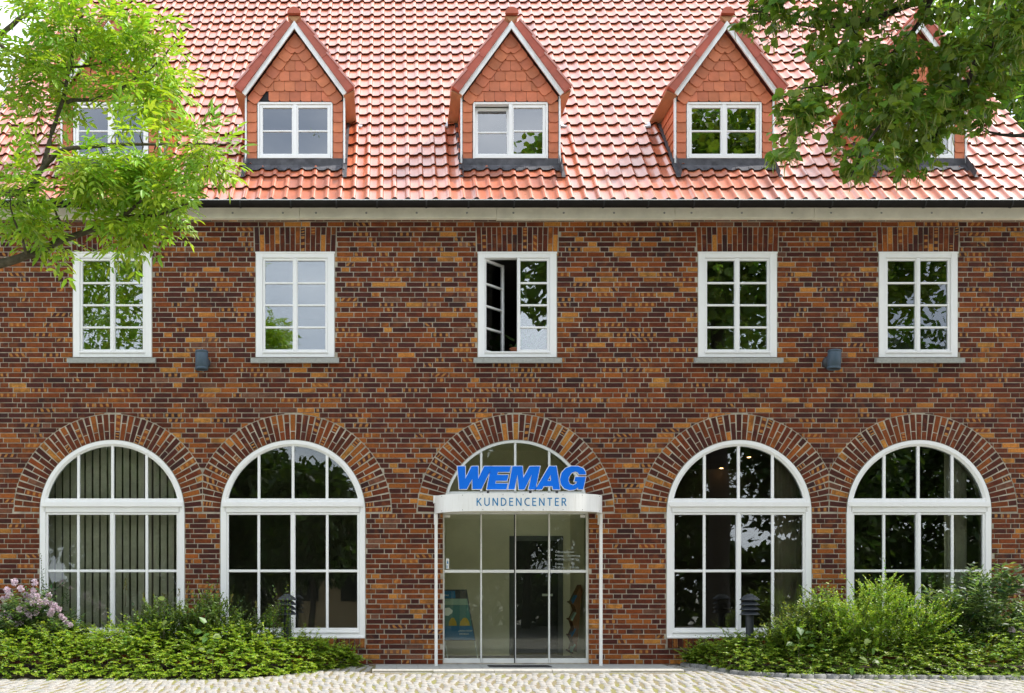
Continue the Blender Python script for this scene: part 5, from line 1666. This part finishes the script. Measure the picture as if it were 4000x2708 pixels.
blob_tree('background_tree', 15.2, 8.0, 18.0, 4.6, 6.2, 15000, .25, (.11, .20, .025), 'sunlit green tree beyond the right end of the roof')
blob_tree('background_tree', 12.3, 14.5, 19.5, 3.4, 5.5, 9000, .25, (.13, .22, .035), 'pale sunlit tree far behind the right end of the roof')
STREET = ((-17, -27, 12, 4.4, 5.0), (-9.5, -29, 9.5, 4.0, 4.2), (-3.2, -27, 6.5, 2.3, 2.6), (8.2, -26, 11, 4.0, 5.0), (16.5, -25, 13, 4.6, 6.0), (25, -28, 14, 5.0, 6.5), (2.8, -29, 8.0, 3.4, 3.6), (6.2, -32, 10.5, 3.6, 5.0), (20.8, -30, 14, 4.2, 6.6), (-13.3, -31, 11.5, 4.0, 5.4), (12.2, -30, 12.5, 4.0, 5.8), (-6.2, -31, 9.5, 3.2, 4.5))
for i, (x, y, h, rx, rz) in enumerate(STREET):
    blob_tree('street_tree', x, y, h, rx, rz, 9000, .36, (.045, .085, .016),
              ['tree across the street at far left, reflected in the windows', 'tree across the street, second from the left, reflected in the windows', 'smallest tree across the street, reflected in the arched window left of the entrance',
               'tree across the street, third from the right, reflected in the windows', 'tall tree across the street, second from the right, reflected in the windows', 'tallest tree across the street at far right, reflected in the windows',
               'low tree across the street behind the photographer, reflected in the entrance glass', 'tree set back across the street right of the photographer, reflected in the entrance glass',
               'tree set back across the street, reflected in the rightmost arched window', 'tree set back across the street, reflected in the leftmost arched window',
               'tree set back across the street, reflected in the arched window right of the entrance', 'tree set back beside the beige house across the street, reflected in the second arched window'][i])
# hedge and house across the street (seen only as reflections)
n = 30000
hx = RNG.uniform(-45, 45, n); hz = RNG.random(n) ** .8 * (3.6 + 1.2 * np.sin(hx * .5) + .8 * np.sin(hx * 1.3 + 1)) + gz(-30); hy = -36 + RNG.normal(0, .6, n)
hd = RNG.normal(0, 1, (n, 3))
hedge2 = leaf_obj('far_hedge', 'oval', np.stack([hx, hy, hz], 1), hd, RNG.normal(0, .5, (n, 3)) + [0, 0, 1], RNG.uniform(.4, .75, n), leaf_cols(n, (.035, .065, .014), .3), M['lime_leaf'], None)
tag(hedge2, 'dark hedge across the street, seen reflected in the glass', 'hedge')
hb = thing('neighbour_house', (-2, -32, -.6), 'beige house across the street, seen reflected in the arched window', 'house')
MB().box(-5.2, 3.5, -38, -32, -.7, 2.9).build('wall', mat_var('beige_render', (.62, .47, .27), .1, 2, .9, .1), hb)
MB().add([(-5.5, -31.7, 2.85), (3.8, -31.7, 2.85), (3.8, -35, 5.0), (-5.5, -35, 5.0), (3.8, -38.3, 2.85), (-5.5, -38.3, 2.85)], [(0, 3, 2, 1), (3, 5, 4, 2), (1, 2, 4), (0, 5, 3)]).build('roof', M['terracotta'], hb)
for xw in (-4.2, -2.2, -.2, 1.8):
    MB().box(xw, xw + 1.0, -32.05, -31.97, .6, 1.9).build('window', M['black'], hb)

# ------------------------------------------------------------------ shrubs
def shoots(n, pos, dirs, length, per, size, droop=.25, kind='oval', side_w=.8, flat=1.0, pairs=False):
    """n leafy shoots: returns leaf arrays and shoot polylines"""
    t_ = np.linspace(.12, 1, per)[None, :, None]
    L_ = length[:, None, None]
    d = norm(dirs)[:, None, :]
    g = np.array([0, 0, -1.0])[None, None, :]
    Pp = pos[:, None, :] + d * L_ * t_ + g * droop * L_ * t_ ** 2
    tan = norm((d + g * droop * 2 * t_).reshape(-1, 3)).reshape(n, per, 3)
    sd_ = np.cross(tan.reshape(-1, 3), np.array([[0, 0, 1.0]])); sd_ = norm(sd_ + 1e-6).reshape(n, per, 3)
    sg_ = np.where(np.arange(per) % 2 == 0, 1.0, -1.0)[None, :, None]
    D = tan * .55 + sd_ * sg_ * side_w + RNG.normal(0, .22, Pp.shape)
    N = np.array([0, -.15, 1.0]) * flat + RNG.normal(0, .35, Pp.shape)
    S = (size * RNG.uniform(.7, 1.25, (n, per)) * (1.1 - .45 * t_[:, :, 0])).ravel()
    return Pp.reshape(-1, 3), D.reshape(-1, 3), norm(N.reshape(-1, 3)), S, t_
def stems(pos, dirs, length, droop, r=.0025, frac=1.0):
    mb = MB(); d = norm(dirs)
    for i in range(len(pos)):
        if R() > frac: continue
        pts = [pos[i] + d[i] * length[i] * q + np.array([0, 0, -droop * length[i] * q * q]) for q in (0, .5, 1)]
        mb.tube(pts, [r, r * .8, r * .4], 3, False)
    return mb
def shrub(name, label, pos, dirs, length, per, size, droop, kind, cols, stemmat, base_pts=None, flat=1.0, side_w=.8, frac=.5, cvar=.25):
    c = pos.mean(0)
    t = thing(name, (float(c[0]), float(c[1]), gz(float(c[1]))), label, 'shrub')
    Pp, D, N, S, _ = shoots(len(pos), pos, dirs, length, per, size, droop, kind, side_w, flat)
    C = leaf_cols(len(Pp), cols, cvar)
    tt = np.tile(np.linspace(0, 1, per), len(pos))[:, None]
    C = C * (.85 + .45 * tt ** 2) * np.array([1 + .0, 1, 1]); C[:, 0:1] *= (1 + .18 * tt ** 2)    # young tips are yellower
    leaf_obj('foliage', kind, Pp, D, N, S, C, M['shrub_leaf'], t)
    # loose sprays with sparser, larger leaves of their own tint, standing clear of the mass
    nl = max(10, len(pos) // 22)
    top_i = np.argsort(-(pos[:, 2] + RNG.random(len(pos)) * .5 - .25 * pos[:, 1]))[:nl * 4][::4]
    lp, ld = pos[top_i], norm(dirs[top_i] * [1, 1, .9] + RNG.normal(0, .25, (len(top_i), 3)) + [0, -.1, .35])
    ll = RNG.uniform(.28, .5, len(lp))
    P2, D2, N2, S2, _ = shoots(len(lp), lp, ld, ll, 9, size * 1.25, droop * .7, kind, side_w, flat)
    leaf_obj('loose_sprays', kind, P2, D2, N2, S2, leaf_cols(len(P2), tuple(np.array(cols) * (.8, .85, 1.2)), .3, .2), M['shrub_leaf'], t)
    mb = stems(pos, dirs, length, droop, .003, frac)
    mb2 = stems(lp, ld, ll, droop * .7, .004, 1.0); mb.add(mb2.v, mb2.f)
    if base_pts is not None:
        for a, b in base_pts: mb.tube([a, (np.array(a) + b) / 2 + RNG.normal(0, .03, 3), b], [.008, .006, .003], 4, False)
    o = mb.build('stems', stemmat, t); o['kind'] = 'stuff'
    return t

def mound(n, xa, xb, yfront, top, ytop_back=-.25, seedz=.15):
    """points and outward directions in a low hedge: top(x) is the height, yfront(x) the front foot"""
    x = RNG.uniform(xa, xb, n)
    yf = np.array([yfront(v) for v in x]); tp = np.array([top(v) for v in x])
    v = RNG.random(n) ** .75                       # 0 back .. 1 front foot
    y = ytop_back + (yf + .12 - ytop_back) * v
    prof_ = np.clip(1 - np.clip((v - .42) / .58, 0, 1) ** 2.2, .10, 1)
    u = RNG.random(n) ** .5
    z = gz(-1) + tp * prof_ * (.12 + .80 * u)
    out_ = np.stack([RNG.normal(0, .55, n), -(.15 + 1.1 * v) + RNG.normal(0, .3, n), (.75 - .55 * v) + RNG.normal(0, .25, n)], 1)
    return np.stack([x, y, z], 1), norm(out_)
yfL = lambda x: min(hedge_front(x), -.12)
topL = lambda x: float(np.interp(x, [-7, -3.2, -2.2, -1.5, -1.0, -.6, -.4], [.66, .64, .60, .50, .40, .22, .12])) * (1 + .09 * math.sin(x * 4.7) + .07 * math.sin(x * 11.0 + 1))
pos, dr = mound(3000, -6.4, -.5, yfL, topL)
shrub('low_hedge', 'bright yellow green low spreading hedge along the cobbles at left', pos, dr, RNG.uniform(.10, .30, len(pos)) + .16 * (RNG.random(len(pos)) > .9), 18, .046, .22, 'oval', (.20, .32, .028), M['bark_a'])
topR = lambda x: float(np.interp(x, [4.3, 4.6, 5.0, 5.6, 7.0, 10.5], [.10, .34, .44, .56, .62, .70])) * (1 + .10 * math.sin(x * 5.3) + .06 * math.sin(x * 13))
pos, dr = mound(3000, 4.45, 9.7, hedge_front, topR)
shrub('low_hedge', 'darker green low hedge behind the kerb at right of the entrance', pos, dr, RNG.uniform(.10, .30, len(pos)) + .16 * (RNG.random(len(pos)) > .9), 17, .048, .22, 'oval', (.165, .27, .032), M['bark_a'])

def clump(n, cx, cy, rx, ry, z0, z1, lean=.35, shape=None):
    th = RNG.uniform(0, 2 * np.pi, n); rr = RNG.random(n) ** .5
    x = cx + rx * rr * np.cos(th); y = cy + ry * rr * np.sin(th)
    hz = RNG.random(n) ** .7
    lim = 1 - .55 * ((x - cx) / rx) ** 2 if shape is None else shape(x)
    lim = lim * (1 + .18 * np.sin(x * 7.3 + 1.1) + .13 * np.sin(x * 15.7 + y * 9.0) - .06)
    z = z0 + (z1 - z0) * hz * lim
    d = np.stack([(x - cx) / rx * lean + RNG.normal(0, .35, n), (y - cy) / ry * lean + RNG.normal(0, .3, n) - .1, .55 + RNG.random(n) * .7], 1)
    return np.stack([x, y, z], 1), norm(d)
# dark shrub between the two left arched windows
pc = P(770, 2400, -.75)
pos, dr = clump(800, pc.x - .03, -.75, 1.02, .35, .12, .86, .3, lambda x: np.interp(x, [-4.0, -3.45, -3.0, -2.5, -2.2, -1.8, -1.5], [.55, .75, .95, .95, .85, .6, .5]))
sb = shrub('dark_shrub', 'taller dark green shrub with yellowish seed heads between the two left arched windows', pos, dr, RNG.uniform(.16, .34, len(pos)), 18, .048, .10, 'oval', (.085, .150, .026), M['bark_l'])
# seed heads
sh = MB(); SP, SDv = [], []
for (px, py, hh) in ((490, 2275, .30), (560, 2330, .2), (640, 2330, .22), (700, 2310, .2), (735, 2290, .28), (790, 2335, .2), (850, 2345, .2), (905, 2335, .18), (1000, 2360, .16)):
    b = P(px, py, -.8)
    for q in range(26):
        d = np.array([U(-.5, .5), U(-.4, .4), 1.0]); o = np.array(b) + d * U(-.8, .35) * hh * .5
        SP.append(o); SDv.append(d + RNG.normal(0, .3, 3))
    sh.tube([(b.x, b.y, b.z - .35), (b.x + U(-.02, .02), b.y, b.z)], [.004, .002], 4, False)
sh.build('seed_stalks', M['bark_a'], sb)
SP, SDv = np.array(SP), np.array(SDv)
leaf_obj('seed_heads', 'lance', SP, SDv, RNG.normal(0, 1, SP.shape), np.full(len(SP), .035), leaf_cols(len(SP), (.20, .19, .05), .2), M['shrub_leaf'], sb)
# upright sprigs beside the left bollard
pos, dr = clump(60, P(1085, 2440, -.65).x, -.72, .22, .12, .30, .74, .1, lambda x: np.ones_like(x))
dr = norm(dr * [.4, .4, 1.6])
shrub('sprig_shrub', 'upright fresh green sprigs beside the left bollard lamp', pos, dr, RNG.uniform(.14, .26, len(pos)), 14, .04, .02, 'oval', (.13, .22, .03), M['bark_a'])

def flowering(name, label, px, py, Y, rx, z1, n, nfl, zf0, zf1, flow_px, ext_shoots=(), lsz=.10):
    c = P(px, py, Y)
    pos, dr = clump(n, c.x, Y, rx, .35, .15, z1, .5)
    ex_p = np.array([np.array(P(a, b, Y)) for a, b, _ in ext_shoots]).reshape(-1, 3)
    t = shrub(name, label, pos, dr, RNG.uniform(.2, .42, len(pos)), 10, lsz, .18, 'lance', (.085, .15, .05), M['bark_l'], side_w=1.0)
    if len(ext_shoots):
        ln = np.array([l_ for _, _, l_ in ext_shoots])
        dd = np.stack([RNG.normal(0, .08, len(ln)), RNG.normal(-.05, .05, len(ln)), np.ones(len(ln))], 1)
        Pp, D, N, S, _ = shoots(len(ln), ex_p, dd, ln, 16, .07, .02, 'lance', 1.0)
        leaf_obj('tall_shoots', 'lance', Pp, D, N, S, leaf_cols(len(Pp), (.060, .115, .026), .2), M['shrub_leaf'], t)
        stems(ex_p, dd, ln, .02, .004, 1.0).build('shoot_stems', M['bark_l'], t)
    FP, FD, FC = [], [], []
    for (fx_, fy_, sz) in flow_px:
        b = np.array(P(fx_, fy_, Y - .30 + U(-.08, .12)))
        m_ = 110
        v = norm(RNG.normal(size=(m_, 3))) * (RNG.random((m_, 1)) ** .4) * np.array([sz, sz, sz * 1.1]) * .66
        FP.append(b + v); FD.append(norm(v + 1e-4) + RNG.normal(0, .5, v.shape)); FC.append(leaf_cols(m_, (.66, .54, .61), .12, .04))
    if FP:
        FP, FD, FC = np.concatenate(FP), np.concatenate(FD), np.concatenate(FC)
        leaf_obj('blossom', 'oval', FP, FD, RNG.normal(0, 1, FP.shape), RNG.uniform(.022, .036, len(FP)), np.clip(FC, 0, .85), M['pinkflower'], t)
    return t
fl = [(58, 2275, .055), (135, 2275, .05), (28, 2305, .05), (82, 2300, .05), (38, 2325, .05), (130, 2310, .04), (100, 2325, .035), (120, 2335, .05), (145, 2330, .045), (15, 2340, .04), (128, 2355, .045), (110, 2350, .04), (155, 2352, .04),
      (178, 2352, .05), (198, 2360, .045), (148, 2372, .05), (75, 2382, .05), (95, 2378, .045), (103, 2390, .045), (62, 2395, .04), (115, 2403, .04), (140, 2395, .035), (198, 2397, .05), (205, 2385, .04), (28, 2395, .04), (5, 2415, .04), (40, 2415, .035), (95, 2417, .035), (83, 2432, .04), (62, 2440, .035),
      (240, 2408, .035), (252, 2420, .035), (258, 2432, .03), (275, 2442, .028), (215, 2365, .035), (190, 2325, .04), (230, 2380, .035)]
flowering('flowering_shrub', 'pink flowering shrub against the wall at the left edge', 100, 2400, -.75, .78, .86, 480, 0, 0, 0, fl,
          [(165, 2330, .62), (175, 2360, .5), (240, 2400, .3), (262, 2370, .25)])
flr = [(3880, 2448, .045), (3952, 2460, .045), (3985, 2475, .035), (3990, 2460, .03)]
flowering('tall_shrub', 'tall upright dark leaved shrub at the right edge with a few pale blossoms', 3830, 2400, -.85, .78, 1.16, 330, 0, 0, 0, flr,
          [(3880, 2320, .62), (3780, 2330, .32), (3640, 2320, .25), (3700, 2350, .3), (3930, 2300, .3), (3980, 2310, .35), (3760, 2300, .25)], .135)
# big rounded fine shrub right
pos, dr = clump(1100, P(3370, 2400, -1.05).x, -1.05, 1.3, .45, .12, 1.00, .35, lambda x: np.interp(x, [5.3, 5.7, 6.2, 6.8, 7.4, 7.8], [.15, .55, .84, 1.0, .95, .70]))
shrub('fine_leaved_shrub', 'tall feathery light green shrub in front of the rightmost arched window', pos, dr, RNG.uniform(.18, .36, len(pos)), 20, .046, .10, 'oval', (.18, .30, .032), M['bark_a'])
pos, dr = clump(380, P(3130, 2440, -1.0).x, -1.0, .42, .30, .15, .80, .35)
shrub('fine_leaved_shrub', 'looser dark shrub with reddish tips beside the right bollard lamp', pos, dr, RNG.uniform(.2, .42, len(pos)), 16, .05, .12, 'oval', (.11, .17, .035), M['bark_l'])
# broad-leaved seedlings poking out of the hedges
def broad(px, py, Y, n, size, label, col=(.15, .24, .045), name='broad_leaved_seedling'):
    b = np.array(P(px, py, Y))
    t = thing(name, tuple(b), label, 'seedling')
    d = np.stack([RNG.normal(0, .8, n), RNG.normal(-.5, .3, n), RNG.normal(.1, .4, n)], 1)
    Pp = b + np.stack([RNG.normal(0, .10, n), RNG.normal(0, .06, n), RNG.normal(0, .10, n)], 1)
    V, F, nf = leaf_arrays('heart', np.zeros((1, 3)), np.array([[1., 0, 0]]), np.array([[0, 0, 1.]]), np.ones(1))
    me_ = np_mesh('leaf', V, F, M['lime_leaf1'])
    nn_ = norm(np.stack([RNG.normal(0, .3, n), RNG.normal(-.6, .2, n), np.ones(n)], 1))
    for i, c in enumerate(leaf_cols(n, col, .15)):
        inst('leaf', me_, t, tuple(Pp[i]), basis(d[i], nn_[i]), tuple(c) + (R(),), (size * U(.7, 1.2),) * 3)
    MB().tube([(b[0], b[1], b[2] - .3), tuple(b)], [.004, .002], 4).build('stem', M['bark_a'], t)
broad(800, 2480, -1.5, 9, .10, 'pale broad leaved seedling in the middle of the left hedge')
broad(830, 2545, -1.85, 6, .09, 'lower broad leaved seedling on the front of the left hedge')
broad(640, 2415, -1.2, 5, .09, 'pale broad leaved sprig above the left hedge under the leftmost arched window')
broad(3120, 2495, -1.5, 9, .10, 'broad leaved seedling in the right hedge near the bollard lamp', (.11, .18, .05))
broad(3360, 2625, -1.78, 6, .11, 'low broad leaved weed at the kerb of the right bed', (.13, .22, .05))
broad(3390, 2545, -1.7, 5, .09, 'broad leaved sprig on the front of the right hedge', (.11, .19, .05))
